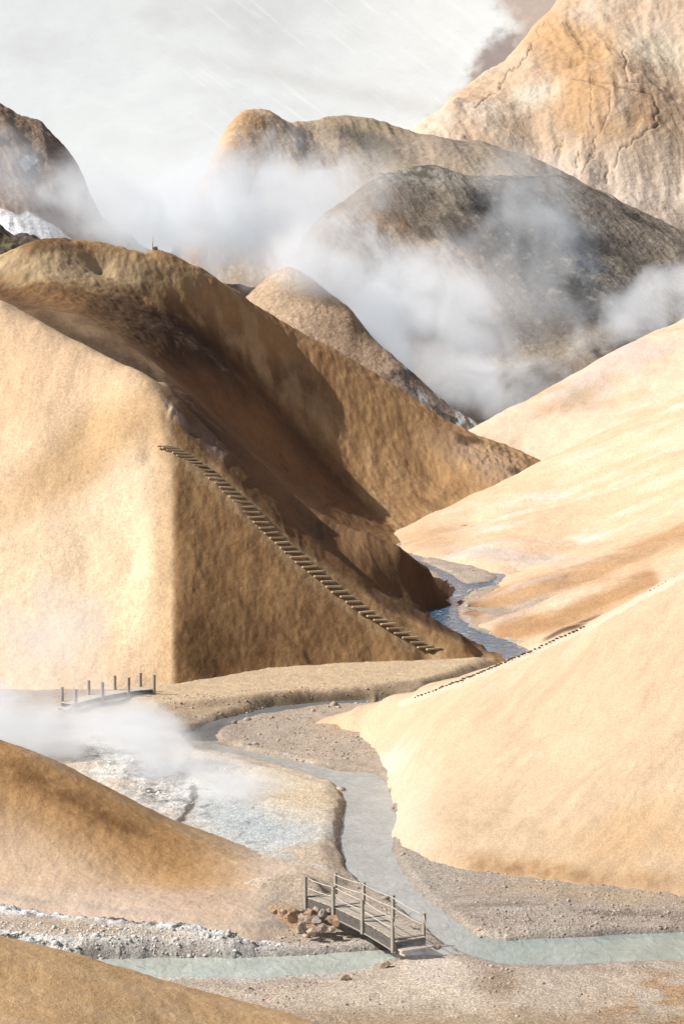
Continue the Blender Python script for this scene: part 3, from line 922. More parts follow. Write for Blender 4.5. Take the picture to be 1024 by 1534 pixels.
# dome behind, tan on its left end
HB = UL([(270, 330, 640), (300, 275, 660), (322, 225, 680), (345, 200, 695), (385, 181, 710), (450, 184, 730), (500, 176, 740), (560, 178, 745), (620, 196, 745), (660, 208, 740), (720, 214, 735), (780, 232, 730), (850, 262, 720), (930, 306, 710), (1024, 350, 700), (1250, 450, 690)])
hbc = line(HB, 14)
P = list(hbc)
P += UL([(310, 400, 600), (400, 300, 650), (430, 430, 600), (520, 300, 660), (620, 300, 660), (760, 320, 650), (900, 360, 640), (1100, 420, 640), (250, 420, 600), (560, 215, 715), (470, 205, 712)])
P += [(-64, 660, 30), (-64, 600, 20), (-79, 720, 30), (-64, 800, 40)]
for (x, y, z) in hbc[::2]:
    P.append((x, y + 90, z - 40))


def f_hb(X, Y, Z):
    nl, nm, nf = fbm(X, Y, 60, 5, 111), fbm(X, Y, 15, 5, 112), fbm(X, Y, 4, 4, 113)
    fl = ridged((X * 0.9 + Z * 0.2), (Z + Y * 0.3) * 0.22, 16, 5, 114)
    Z = Z + nl * 1.4 + nm * 0.5 + nf * 0.25 + (fl - 0.4) * 1.2
    px, py = proj(X, Y, Z)
    C = np.ones(X.shape + (3,)) * np.array((0.42, 0.34, 0.265))
    C = mix(C, (0.66, 0.50, 0.35), (1 - sstep(410, 520, px + nm * 30)) * 0.9)
    C = mix(C, (0.50, 0.28, 0.13), (1 - sstep(400, 480, px)) * sstep(0.1, 0.6, fl * 0.6 + nm) * 0.6)
    C = mix(C, (0.13, 0.12, 0.10), blob(px, py, 560, 215, 80, 26, 22, 0.9, nm * 0.3) * 0.8)
    C = mix(C, (0.42, 0.33, 0.21), blob(px, py, 540, 186, 110, 9, 6, 0.9, nm * 0.3) * 0.8)
    C = mix(C, (0.26, 0.22, 0.18), blob(px, py, 760, 240, 160, 26, 18, 0.9, nm * 0.3) * 0.6)
    return Z, C


mountain('mountain_dome', P, (-0.10, 0.27, 560, 595, 840, 420), f_hb, M_FAR, c=6, ys=0.5)

# tan mountain, upper right
HI = UL([(560, 250, 900), (632, 190, 930), (664, 165, 945), (700, 130, 960), (752, 88, 975), (800, 46, 990), (826, 20, 1000), (845, -4, 1010), (880, -60, 1030), (940, -150, 1060), (1024, -240, 1090), (1300, -300, 1100)])
hic = line(HI, 16)
P = list(hic)
P += UL([(700, 230, 870), (800, 270, 860), (900, 310, 850), (1024, 360, 840), (1300, 450, 830)])
P += UL([(760, 120, 935), (850, 110, 925), (950, 120, 915), (880, 30, 985), (980, 60, 965), (1100, 0, 975), (820, 200, 890), (950, 220, 880)])
P += UL([(620, 300, 820), (760, 380, 790), (1024, 460, 780)])
for (x, y, z) in hic[::2]:
    P.append((x + 10, y + 140, z - 30))
    P.append((x - 30, y + 90, z - 60))


def f_i(X, Y, Z):
    nl, nm, nf = fbm(X, Y, 90, 5, 121), fbm(X, Y, 22, 5, 122), fbm(X, Y, 6, 4, 123)
    fl = ridged(X + nl * 12, (Z * 1.0 + Y * 0.2) * 0.2, 42, 4, 124)
    Z = Z + nl * 6 + nm * 1.6 + nf * 0.3 + (fl - 0.35) * 3.6
    px, py = proj(X, Y, Z)
    C = np.ones(X.shape + (3,)) * np.array((0.60, 0.45, 0.325))
    C = mix(C, (0.70, 0.60, 0.50), sstep(-0.1, 0.6, nl + 0.4 * nm) * 0.7)
    C = mix(C, (0.56, 0.33, 0.15), blob(px, py, 850, 60, 110, 50, 20, 0.9, nl * 0.4) * 0.7)
    C = mix(C, (0.56, 0.32, 0.14), blob(px, py, 890, 150, 90, 60, 20, 0.9, nm * 0.6) * 0.6)
    C = mix(C, (0.72, 0.68, 0.60), blob(px, py, 800, 140, 40, 24, -20, 0.9, nm * 0.4) * 0.7)
    C = mix(C, (0.66, 0.62, 0.50), blob(px, py, 990, 80, 60, 40, 20, 0.9, nm * 0.4) * 0.7)
    C = mix(C, (0.68, 0.575, 0.495), sstep(190, 290, py + nl * 30) * 0.7)
    C = mix(C, (0.40, 0.27, 0.17), sstep(0.35, 0.85, fl) * 0.35)
    jag = perlin(px / 14.0, py / 14.0) * 6 + perlin(px / 4.0, py / 5.0 + 7) * 1.8
    cr = np.full(X.shape, 99.0)
    for ln, wd in (([(922, 128), (975, 140), (985, 165), (982, 185), (960, 200), (930, 225), (918, 250)], 1.0), ([(910, 250), (905, 272)], 1.3), ([(886, 122), (915, 135), (912, 170), (898, 200), (880, 235)], 0.8),
                   ([(893, 222), (873, 258)], 0.8), ([(865, 225), (862, 250)], 0.8), ([(936, 75), (935, 100), (940, 122), (955, 122)], 0.8), ([(812, 30), (795, 75), (760, 110), (735, 145), (712, 160)], 0.7),
                   ([(885, 115), (886, 190)], 0.7), ([(860, 118), (875, 120), (925, 125)], 0.7), ([(830, 228), (845, 205)], 0.6)):
        cr = np.minimum(cr, sdline(px + jag, py + jag * 0.3, ln) / wd)
    C = mix(C, (0.24, 0.15, 0.09), (1 - sstep(0.1, 1.8, cr)) * 0.8)
    Z = Z - (1 - sstep(0, 3.0, cr)) * 0.7
    C = mix(C, (0.34, 0.21, 0.12), sstep(0.62, 0.85, fl) * 0.0 + sstep(0.4, 0.8, -nm) * 0.35)
    return Z, C


mountain('mountain_tan', P, (0.0, 0.27, 560, 780, 1160, 640), f_i, M_FAR, c=8, ys=0.5)

# brown hills, back left
P = line(UL([(-300, 100, 560), (-100, 125, 580), (0, 153, 600), (30, 170, 603), (60, 190, 606), (85, 210, 608), (110, 236, 610), (124, 262, 608), (140, 300, 604), (165, 340, 600), (230, 380, 590), (300, 430, 580)]), 10)
kc = list(P)
P += UL([(0, 300, 540), (60, 320, 545), (110, 350, 550), (-200, 280, 520), (0, 400, 500), (120, 420, 520), (-200, 400, 480), (200, 450, 530), (50, 220, 578)])
for (x, y, z) in kc[::2]:
    P.append((x - 8, y + 70, z - 30))


def f_k(X, Y, Z):
    nl, nm, nf = fbm(X, Y, 40, 5, 131), fbm(X, Y, 10, 5, 132), fbm(X, Y, 3, 4, 133)
    Z = Z + nl * 1.5 + nm * 0.8 + nf * 0.3 + (ridged(X + Z * 0.5, Z * 0.3, 14, 4, 134) - 0.4) * 2
    px, py = proj(X, Y, Z)
    C = np.ones(X.shape + (3,)) * np.array((0.40, 0.30, 0.235))
    C = mix(C, (0.42, 0.29, 0.20), blob(px, py, 10, 180, 60, 34, 30, 0.9, nm * 0.5) * 0.8)
    C = mix(C, (0.27, 0.20, 0.17), sstep(0.1, 0.6, nl + 0.4 * nm) * 0.7)
    C = mix(C, (1.0, 1.0, 1.0), (1 - sstep(-1.0, 1.5, sdpoly(px, py, [(29, 246), (34, 236), (42, 232), (50, 235), (58, 240), (52, 246), (46, 250), (38, 256)]) + nf * 2)))
    C = mix(C, (1.0, 1.0, 1.0), (1 - sstep(-1.0, 2, sdpoly(px, py, [(-200, 250), (-60, 290), (0, 312), (14, 318), (30, 323), (42, 318), (62, 328), (92, 345), (112, 365), (125, 385), (-200, 420)]) + nf * 2)))
    return Z, C


mountain('hill_back_left', P, (-0.30, -0.03, 420, 480, 680, 340), f_k, M_ROCKY, c=5, ys=0.5)

P = line(UL([(-300, 250, 440), (-100, 300, 442), (0, 337, 444), (8, 345, 444), (30, 350, 443), (60, 360, 442), (88, 374, 440), (130, 400, 436)]), 6)
kc = list(P)
P += UL([(0, 400, 425), (60, 420, 425), (-200, 380, 420), (-300, 420, 410), (130, 450, 420)])
for (x, y, z) in kc[::2]:
    P.append((x, y + 40, z - 30))


def f_l(X, Y, Z):
    nl, nm, nf = fbm(X, Y, 20, 5, 141), fbm(X, Y, 5, 5, 142), fbm(X, Y, 1.5, 4, 143)
    Z = Z + nm * 0.7 + nf * 0.4 + (ridged(X, Z, 7, 4, 144) - 0.4) * 1.2
    C = np.ones(X.shape + (3,)) * np.array((0.13, 0.11, 0.09))
    C = mix(C, (0.22, 0.19, 0.10), sstep(0.0, 0.5, nl + nm * 0.6) * 0.7)
    C = mix(C, (0.06, 0.055, 0.05), sstep(0.2, 0.6, nm) * 0.7)
    return Z, C


mountain('hill_dark_left', P, (-0.30, -0.12, 220, 408, 490, 180), f_l, M_ROCKY, c=2, ys=0.6)

# small tan cone rising behind the ridge and its rocky right flank
P = line(UL([(300, 500, 485), (360, 455, 481), (395, 420, 478), (415, 405, 477), (432, 399, 476), (448, 406, 475), (480, 430, 471), (505, 452, 467), (525, 470, 463), (540, 505, 459), (572, 524, 457), (600, 548, 453), (640, 582, 451), (700, 626, 447), (740, 655, 445)]), 5)
kc = list(P)
P += UL([(350, 540, 450), (430, 520, 450), (480, 560, 445), (560, 600, 441), (640, 640, 439), (700, 660, 437), (440, 450, 465), (500, 500, 457)])
for (x, y, z) in kc[::2]:
    P.append((x + 4, y + 34, z - 16))


def f_m(X, Y, Z):
    nl, nm, nf = fbm(X, Y, 18, 5, 151), fbm(X, Y, 5, 5, 152), fbm(X, Y, 1.5, 4, 153)
    Z = Z + nl * 0.4 + nm * 0.25 + nf * 0.12 + (ridged(X + Z * 0.4, (Z - X) * 0.3, 6, 4, 154) - 0.4) * 0.35
    px, py = proj(X, Y, Z)
    C = np.ones(X.shape + (3,)) * np.array((0.50, 0.37, 0.255))
    C = mix(C, (0.33, 0.235, 0.165), sstep(440, 500, px + nl * 12) * 0.9)
    C = mix(C, (0.20, 0.17, 0.15), sstep(560, 620, px + nl * 12) * 0.8)
    C = mix(C, (0.06, 0.055, 0.05), sstep(540, 600, px) * sstep(0.1, 0.4, nm) * 0.8)
    C = mix(C, (0.62, 0.66, 0.68), sstep(590, 620, px) * sstep(0.25, 0.5, ridged(X + Z * 0.4, (Z - X) * 0.3, 4, 4, 155) - 0.3) * 0.8)
    return Z, C


mountain('hill_cone', P, (-0.10, 0.10, 420, 432, 520, 240), f_m, M_ROCKY, c=2, ys=0.6)

# glacier / snowfield
P = UL([(-400, 420, 1000), (0, 420, 1000), (300, 420, 1000), (700, 420, 1000), (1100, 420, 1000), (-400, 250, 1250), (0, 250, 1250), (300, 240, 1250), (640, 240, 1250), (1000, 200, 1250),
        (-400, 100, 1480), (200, 100, 1500), (700, 100, 1500), (-400, -100, 1750), (300, -100, 1800), (1200, -100, 1800), (300, -300, 2100), (-600, -300, 2100), (1400, -300, 2100)])


def f_j(X, Y, Z):
    nl, nm = fbm(X, Y, 260, 5, 161), fbm(X, Y, 70, 5, 162)
    px, py = proj(X, Y, Z)
    u = (px * 0.62 + py * -0.78)
    v = (px * 0.78 + py * 0.62)
    fine = fbm(u, v * 0.05, 6, 4, 163)
    Z = Z + nl * 2 + nm * 0.4
    C = np.ones(X.shape + (3,)) * np.array((0.66, 0.70, 0.72))
    C = mix(C, (0.58, 0.60, 0.62), sstep(-0.1, 0.8, fbm(px, py * 2.4, 330, 4, 164)) * 0.9)
    C = mix(C, (0.82, 0.83, 0.83), sstep(0.30, 0.75, fine) * sstep(150, 450, px) * 0.4)
    C = mix(C, (0.56, 0.52, 0.49), sstep(0.35, 0.8, -fine) * sstep(200, 500, px) * 0.25)
    C = mix(C, (0.76, 0.76, 0.75), sstep(400, 640, px) * 0.5)
    C = mix(C, (0.52, 0.51, 0.51), blob(px, py, 440, 118, 230, 18, 12, 0.9, nm * 0.3) * 0.4)
    d = sdpoly(px, py, [(690, -60), (745, 10), (770, 40), (738, 60), (715, 75), (704, 95), (695, 130), (655, 165), (625, 195), (640, 300), (1300, 300), (1300, -60)])
    n3 = fbm(px, py, 14, 4, 165)
    C = mix(C, (0.46, 0.38, 0.33), 1 - sstep(-24, 12, d + n3 * 12))
    C = mix(C, (0.50, 0.42, 0.36), sstep(0.1, 0.5, n3) * (1 - sstep(-14, 8, d)) * 0.6)
    C = mix(C, (0.24, 0.20, 0.20), blob(px, py, 745, 85, 30, 50, 35, 0.6, n3 * 0.3) * 0.7)
    C = mix(C, (0.28, 0.24, 0.23), blob(px, py, 700, 140, 12, 46, 35, 0.8, n3 * 0.4) * 0.6)
    return Z, C


mountain('glacier', P, (-0.30, 0.30, 900, 950, 1950, 700), f_j, M_SNOW, c=40, ys=0.6)

# ------------------------------------------------------------------ mesh helpers for built things
def finish(bm, name, mat, parent=None, smooth=False):
    me = bpy.data.meshes.new(name)
    bm.to_mesh(me)
    bm.free()
    if smooth:
        me.polygons.foreach_set('use_smooth', np.ones(len(me.polygons), bool))
    me.materials.append(mat)
    o = bpy.data.objects.new(name, me)
    COL.objects.link(o)
    if parent:
        o.parent = parent
    return o


def empty(name, loc, rz=0.0):
    o = bpy.data.objects.new(name, None)
    o.location = loc
    o.rotation_euler = (0, 0, rz)
    o.empty_display_size = 0.3
    COL.objects.link(o)
    return o


def add_box(bm, c, s, rot=None, bev=0.0, jit=0.0):
    r = bmesh.ops.create_cube(bm, size=1.0)
    vs = r['verts']
    bmesh.ops.scale(bm, vec=s, verts=vs)
    if jit:
        for v in vs:
            v.co += Vector([random.uniform(-jit, jit) for _ in range(3)])
    if bev:
        es = list({e for v in vs for e in v.link_edges})
        rb = bmesh.ops.bevel(bm, geom=es, offset=bev, segments=1, affect='EDGES', profile=0.5)
        vs = list({v for f in rb['faces'] for v in f.verts} | {v for v in vs if v.is_valid})
    if rot is not None:
        bmesh.ops.rotate(bm, cent=(0, 0, 0), matrix=rot, verts=vs)
    bmesh.ops.translate(bm, vec=c, verts=vs)
    return vs


def add_tube(bm, pts, r, n=6):
    rings = []
    pts = [Vector(p) for p in pts]
    for i, p in enumerate(pts):
        d = (pts[min(i + 1, len(pts) - 1)] - pts[max(i - 1, 0)]).normalized()
        a = d.cross(Vector((0, 0, 1)))
        if a.length < 1e-3:
            a = Vector((1, 0, 0))
        a.normalize()
        b = d.cross(a)
        rings.append([bm.verts.new(p + (a * math.cos(t) + b * math.sin(t)) * r) for t in [2 * math.pi * k / n for k in range(n)]])
    for q, s in zip(rings[:-1], rings[1:]):
        for k in range(n):
            bm.faces.new((q[k], q[(k + 1) % n], s[(k + 1) % n], s[k]))
    bm.faces.new(rings[0][::-1])
    bm.faces.new(rings[-1])


# ------------------------------------------------------------------ footbridges
def bridge(name, P0, P1, width, rise, post_h, label, ropes=True, beam_h=0.34, pw=0.13):
    """arched timber footbridge from P0 to P1 (points on the near-edge deck line), deck widening to the right of P0->P1 rotated +90"""
    p0, p1 = Vector(P0), Vector(P1)
    dxy = (p1 - p0).xy
    Lg = dxy.length
    ang = math.atan2(dxy.y, dxy.x)
    root = empty(name, p0, ang)
    tag(root, label, 'footbridge')
    dz = p1.z - p0.z

    def dk(s):          # deck height along the bridge
        t = s / Lg
        return dz * t + rise * 4 * t * (1 - t) * 1.0

    # side beams
    for yy in (0.0, width):
        bm = bmesh.new()
        n = 16
        rows = []
        for i in range(n + 1):
            s = Lg * i / n
            z = dk(s) - 0.02
            hgt = beam_h
            rows.append([bm.verts.new((s, yy - 0.045, z)), bm.verts.new((s, yy + 0.045, z)), bm.verts.new((s, yy + 0.045, z - hgt)), bm.verts.new((s, yy - 0.045, z - hgt))])
        for a, b in zip(rows[:-1], rows[1:]):
            for k in range(4):
                bm.faces.new((a[k], a[(k + 1) % 4], b[(k + 1) % 4], b[k]))
        bm.faces.new(rows[0])
        bm.faces.new(rows[-1][::-1])
        # thin lighter capping strip low on the beam
        finish(bm, 'side_beam', M_WOODDK, root)
        bm = bmesh.new()
        rows = []
        sgn = -1 if yy == 0 else 1
        for i in range(n + 1):
            s = Lg * i / n
            z = dk(s) - beam_h + 0.005
            y0 = yy + sgn * 0.048
            rows.append([bm.verts.new((s, y0, z + 0.04)), bm.verts.new((s, y0 + sgn * 0.03, z + 0.04)), bm.verts.new((s, y0 + sgn * 0.03, z)), bm.verts.new((s, y0, z))])
        for a, b in zip(rows[:-1], rows[1:]):
            for k in range(4):
                bm.faces.new((a[k], a[(k + 1) % 4], b[(k + 1) % 4], b[k]))
        bm.faces.new(rows[0])
        bm.faces.new(rows[-1][::-1])
        bmesh.ops.recalc_face_normals(bm, faces=bm.faces)
        finish(bm, 'beam_strip', M_WOOD, root)
    # deck planks, one mesh
    bm = bmesh.new()
    s = 0.06
    while s < Lg:
        sl = math.atan((dk(s + 0.05) - dk(s - 0.05)) / 0.1)
        add_box(bm, (s, width / 2, dk(s) + 0.022), (0.125, width + 0.10 + random.uniform(-.02, .02), 0.04), Matrix.Rotation(-sl, 3, 'Y'), bev=0.006, jit=0.004)
        s += 0.148
    finish(bm, 'deck', M_DECK, root)
    # raised cross battens
    for fr in (0.02, 0.33, 0.62, 0.985):
        s = Lg * fr
        bm = bmesh.new()
        add_box(bm, (s, width / 2, dk(s) + 0.062), (0.07, width + 0.04, 0.035), bev=0.006)
        finish(bm, 'cross_batten', M_WOOD, root)
    # foot step
    bm = bmesh.new()
    add_box(bm, (Lg + 0.30, width / 2, dk(Lg) - 0.24), (0.30, width + 0.12, 0.06), bev=0.01)
    add_box(bm, (Lg + 0.18, 0.12, dk(Lg) - 0.36), (0.36, 0.08, 0.18), bev=0.005)
    add_box(bm, (Lg + 0.18, width - 0.12, dk(Lg) - 0.36), (0.36, 0.08, 0.18), bev=0.005)
    finish(bm, 'foot_step', M_DECK, root)
    tops = {}
    for side, yy in ((0, -0.09), (1, width + 0.09)):
        tops[side] = []
        for k in range(4):
            s = Lg * (0.02 + 0.96 * k / 3)
            bm = bmesh.new()
            zt = dk(s) + post_h
            zb = dk(s) - beam_h - 0.02
            add_box(bm, (s, yy, (zt + zb) / 2), (pw, pw * 0.75, zt - zb), bev=0.012)
            add_box(bm, (s, yy, zt + 0.012), (pw + 0.02, pw * 0.75 + 0.02, 0.02), bev=0.004)
            p = finish(bm, 'post', M_WOOD, root)
            p.rotation_euler = (R(random.uniform(-.6, .6)), 0, 0)
            tops[side].append((s, yy, zt, dk(s)))
        if ropes:
            for hf, nm_ in ((0.96, 'rope'), (0.52, 'rope')):
                bm = bmesh.new()
                for a, b in zip(tops[side][:-1], tops[side][1:]):
                    pts = []
                    for i in range(9):
                        t = i / 8
                        x = a[0] + (b[0] - a[0]) * t
                        za = a[3] + post_h * hf
                        zb_ = b[3] + post_h * hf
                        pts.append((x, yy * 1.0 + (0.06 if side == 0 else -0.06), za + (zb_ - za) * t - 0.035 * 4 * t * (1 - t)))
                    add_tube(bm, pts, 0.016, 6)
                finish(bm, nm_, M_ROPE, root, True)
            # end stay rope
            a = tops[side][-1]
            bm = bmesh.new()
            add_tube(bm, [(a[0] + 0.03, yy * 0.97, a[3] + post_h * 0.95), (a[0] + 0.32, yy * 0.97, a[3] + 0.05)], 0.014, 6)
            finish(bm, 'stay_rope', M_ROPE, root, True)
    return root


# near footbridge: near-edge line from the rocks down to the foreground bank
B0 = U(458, 1345, 74.2)
B1 = U(594, 1411, 69.0)
bridge('footbridge', B0, B1, 1.14, 0.16, 0.80, 'near grey timber footbridge with rope rails and eight posts beside a pile of boulders', beam_h=0.40)
T0 = U(92, 1053, 133.0)
T1 = U(214, 1030, 138.0)
b2 = bridge('footbridge', T1, T0, 1.30, 0.16, 1.0, 'far dark arched footbridge without ropes standing in drifting steam below the stair hill', ropes=False, beam_h=0.30, pw=0.2)

# ------------------------------------------------------------------ stairways
def drop_z(surf, x, y):
    return float(surf(np.array([[x]]), np.array([[y]]))[0, 0])


def stairs(name, label, pts, surf, width, up, tread=(0.34, 0.20), fixed=None, zoff=0.0, mat=M_STEP):
    """pts: world xy of each step centre, from top to bottom"""
    c = pts[len(pts) // 2]
    root = empty(name, (c[0], c[1], drop_z(surf, c[0], c[1])))
    tag(root, label, 'stairway')
    for i, (x, y) in enumerate(pts):
        z = drop_z(surf, x, y)
        a, b = pts[max(0, i - 1)], pts[min(len(pts) - 1, i + 1)]
        ang = fixed if fixed is not None else math.atan2(b[1] - a[1], b[0] - a[0])
        bm = bmesh.new()
        add_box(bm, (0, 0, 0), (tread[0], width * random.uniform(0.84, 1.08), tread[1]), bev=0.02, jit=0.012)
        o = finish(bm, 'step', mat, root)
        o.location = (x - root.location.x + random.uniform(-.05, .05), y - root.location.y + random.uniform(-.03, .03), z + zoff - root.location.z)
        o.rotation_euler = (R(random.uniform(-3, 3)), R(random.uniform(-4, 4)), ang + R(random.uniform(-5, 5)))
    return root


sp = []
sx = 247.0
poly = [(247, 670), (300, 700), (350, 745), (400, 795), (450, 843), (500, 884), (550, 922), (600, 952), (652, 979)]
while sx < 654:
    sy = float(np.interp(sx, [p[0] for p in poly], [p[1] for p in poly]))
    q = facet(sx, sy)
    sp.append((q[0], q[1]))
    sx += 7.6 + 4.6 * max(0, (sx - 400) / 250)
stairs('stairway', 'long timber stairway climbing the brown shaded face of the left hill', sp, surfA, 1.45, 0, tread=(0.26, 0.15), fixed=math.atan2(0.50, 0.86) - R(90), zoff=0.10)

sp = []
for ax, ay, az, bx_, by_, bz_, n_ in ((622, 1046, 116, 700, 1016, 111, 16), (705, 1014, 111, 790, 978, 108, 18), (795, 976, 108, 874, 940, 105.5, 15), (968, 889, 103, 1030, 857, 101.5, 11)):
    for i in range(n_):
        t = i / (n_ - 1)
        qx, qy = ax + (bx_ - ax) * t, ay + (by_ - ay) * t
        best = None
        for Yd in np.arange(90, 125, 0.25):      # march the sight line onto the hill
            p = U(qx, qy, Yd)
            if p[2] < drop_z(surfD, p[0], p[1]) + 0.02:
                best = p
                break
        if best is None:
            best = U(qx, qy, az + (bz_ - az) * t)
        sp.append((best[0], best[1]))
M_STEPSHADE = plain('step_timber_shaded', (0.17, 0.12, 0.085), nscale=5, mott=0.3)  # step timber darkened: the shadow at each step is in the colour
stairs('stairway', 'row of small dark steps along the crest of the pale near right hill', sp, surfD, 0.28, 0, tread=(0.07, 0.085), zoff=0.045, mat=M_STEPSHADE)

# ------------------------------------------------------------------ marker poles
def pole(px_, py_, Yd, h, label):
    x, y, z = U(px_, py_, Yd)
    root = empty('marker_pole', (x, y, z - 0.3))
    tag(root, label, 'marker pole')
    bm = bmesh.new()
    add_tube(bm, [(0, 0, 0), (0, 0, h * 0.6), (0, 0.0, h)], 0.07, 6)
    finish(bm, 'pole', M_ROPE, root, True)
    return root


pole(229, 372, 291, 2.0, 'thin pale marker pole on the top of the big brown ridge')


def rock(name, loc, size, mat, seed, flat=0.75, sub=3, jag=0.32):
    rnd = random.Random(seed)
    bm = bmesh.new()
    bmesh.ops.create_icosphere(bm, subdivisions=sub, radius=1.0)
    planes = []
    for _ in range(16):
        v = Vector((rnd.gauss(0, 1), rnd.gauss(0, 1), rnd.gauss(0, 1))).normalized()
        planes.append((v, rnd.uniform(0.52, 0.82)))
    off = rnd.uniform(0, 50)
    for v in bm.verts:
        for n, d in planes:
            k = v.co.dot(n)
            if k > d:
                v.co -= n * (k - d)
        from mathutils import noise as mn
        v.co += v.co.normalized() * mn.noise(v.co * 1.7 + Vector((off, 0, 0))) * jag * 0.5
    bmesh.ops.scale(bm, vec=(size[0], size[1], size[2]), verts=bm.verts)
    o = finish(bm, name, mat, None)
    o.location = loc
    o.rotation_euler = (rnd.uniform(-.3, .3), rnd.uniform(-.3, .3), rnd.uniform(0, 6.28))
    return o


x, y, z = U(233, 373, 291)
tag(rock('stone', (x, y, z + 0.1), (0.5, 0.4, 0.3), M_WOODDK, 3), 'small dark stone beside the thin pole on the ridge top', 'stone')

# boulders under the near bridge: photo px, py, radius px
BLD = [
    (463, 1378, 11, 1, 'tan boulder low in the pile at the water side below the bridge'),
    (452, 1387, 11, 1, 'tan boulder at the lower left corner of the pile'),
    (475, 1381, 9, 2, 'grey boulder in the middle of the pile'),
    (484, 1390, 10, 2, 'flat grey boulder at the lower right of the pile'),
    (497, 1392, 8, 1, 'small tan boulder lying alone right of the pile'),
    (502, 1378, 13, 3, 'large reddish boulder wedged right under the bridge beam'),
    (463, 1369, 10, 3, 'reddish boulder at the upper left of the pile'),
    (474, 1364, 7, 1, 'small boulder on top of the pile near the bridge end'),
    (484, 1370, 9, 2, 'grey boulder tucked under the bridge beam'),
    (454, 1376, 8, 1, 'tan boulder on the left rim of the pile'),
    (467, 1395, 9, 1, 'broad tan boulder at the bottom of the pile'),
    (438, 1371, 14, 3, 'large rusty brown mound shaped boulder left of the pile'),
    (424, 1366, 7, 1, 'pale boulder between the rusty mound and the sandy slope'),
    (411, 1366, 6, 3, 'brown boulder at the far left end of the rocks'),
    (452, 1365, 6, 2, 'small dark grey boulder right above the rusty mound'),
    (493, 1366, 6, 2, 'small grey boulder half hidden beneath the bridge side'),
    (576, 1442, 9, 1, 'tan stone at the water edge left of the bridge foot'),
    (517, 1462, 9, 1, 'rounded pinkish stone on the shore of the turquoise branch'),
    (655, 1416, 7, 3, 'reddish stone just behind the bridge foot step'),
]
mats = {1: M_ROCK1, 2: M_ROCK2, 3: M_ROCK3}
for i, (bx, by, r_, mk, lb) in enumerate(BLD):
    fx, fy, fz = onfloor(bx, by + r_ * 0.6, 0.1 if i < 16 else 0.0)
    rad = r_ / F * fy * 1.05
    if i < 16:
        fz = 0.22 + max(0, (1398 - by)) / 38.0 * 0.62
        fx, fy, _ = U(bx, by, (CAM_Z - fz) / math.tan(PITCH + math.atan((by - H / 2) / F)))
    o = rock('boulder', (fx, fy, fz + (0.0 if i < 16 else rad * 0.3)), (rad * random.uniform(0.95, 1.15), rad * random.uniform(0.85, 1.0), rad * random.uniform(0.72, 0.95)), mats[mk], 100 + i)
    tag(o, lb, 'boulder', 'boulders around the near footbridge')


# ------------------------------------------------------------------ gravel and crust rubble (stuff)
def scatter(name, xs, ys, rs, mat, lift=0.2, seed=1):
    rn = np.random.default_rng(seed)
    base = []
    for k in range(5):
        bm = bmesh.new()
        bmesh.ops.create_icosphere(bm, subdivisions=1, radius=1.0)
        rr = random.Random(seed * 10 + k)
        for v in bm.verts:
            v.co *= rr.uniform(0.72, 1.15)
        vs = np.array([v.co[:] for v in bm.verts])
        fs = np.array([[v.index for v in f.verts] for f in bm.faces])
        base.append((vs, fs))
        bm.free()
    Xs, Ys = np.array(xs)[None], np.array(ys)[None]
    Zs = floor_z(Xs, Ys)[0][0]
    V, Fc, o = [], [], 0
    for i in range(len(xs)):
        vs, fs = base[i % 5]
        a = rn.uniform(0, 6.28)
        ca, sa = math.cos(a), math.sin(a)
        s = rs[i] * rn.uniform(0.7, 1.3, 3) * np.array([1, 1, 0.65])
        v = vs * s
        v = np.stack([v[:, 0] * ca - v[:, 1] * sa, v[:, 0] * sa + v[:, 1] * ca, v[:, 2]], 1) + np.array([xs[i], ys[i], Zs[i] + rs[i] * lift])
        V.append(v)
        Fc.append(fs + o)
        o += len(vs)
    V, Fc = np.concatenate(V), np.concatenate(Fc)
    me = bpy.data.meshes.new(name)
    me.vertices.add(len(V))
    me.vertices.foreach_set('co', V.astype(np.float32).ravel())
    me.loops.add(len(Fc) * 3)
    me.loops.foreach_set('vertex_index', Fc.astype(np.int32).ravel())
    me.polygons.add(len(Fc))
    me.polygons.foreach_set('loop_start', np.arange(0, len(Fc) * 3, 3, dtype=np.int32))
    me.update(calc_edges=True)
    me.materials.append(mat)
    ob = bpy.data.objects.new(name, me)
    COL.objects.link(ob)
    return ob


def sample_px(n, poly, seed, dz=0.0):
    rn = np.random.default_rng(seed)
    P = np.array(poly, float)
    x = rn.uniform(P[:, 0].min(), P[:, 0].max(), n * 3)
    y = rn.uniform(P[:, 1].min(), P[:, 1].max(), n * 3)
    m = sdpoly(x, y, poly) < 0
    return [onfloor(a, b, dz)[:2] for a, b in zip(x[m][:n], y[m][:n])]


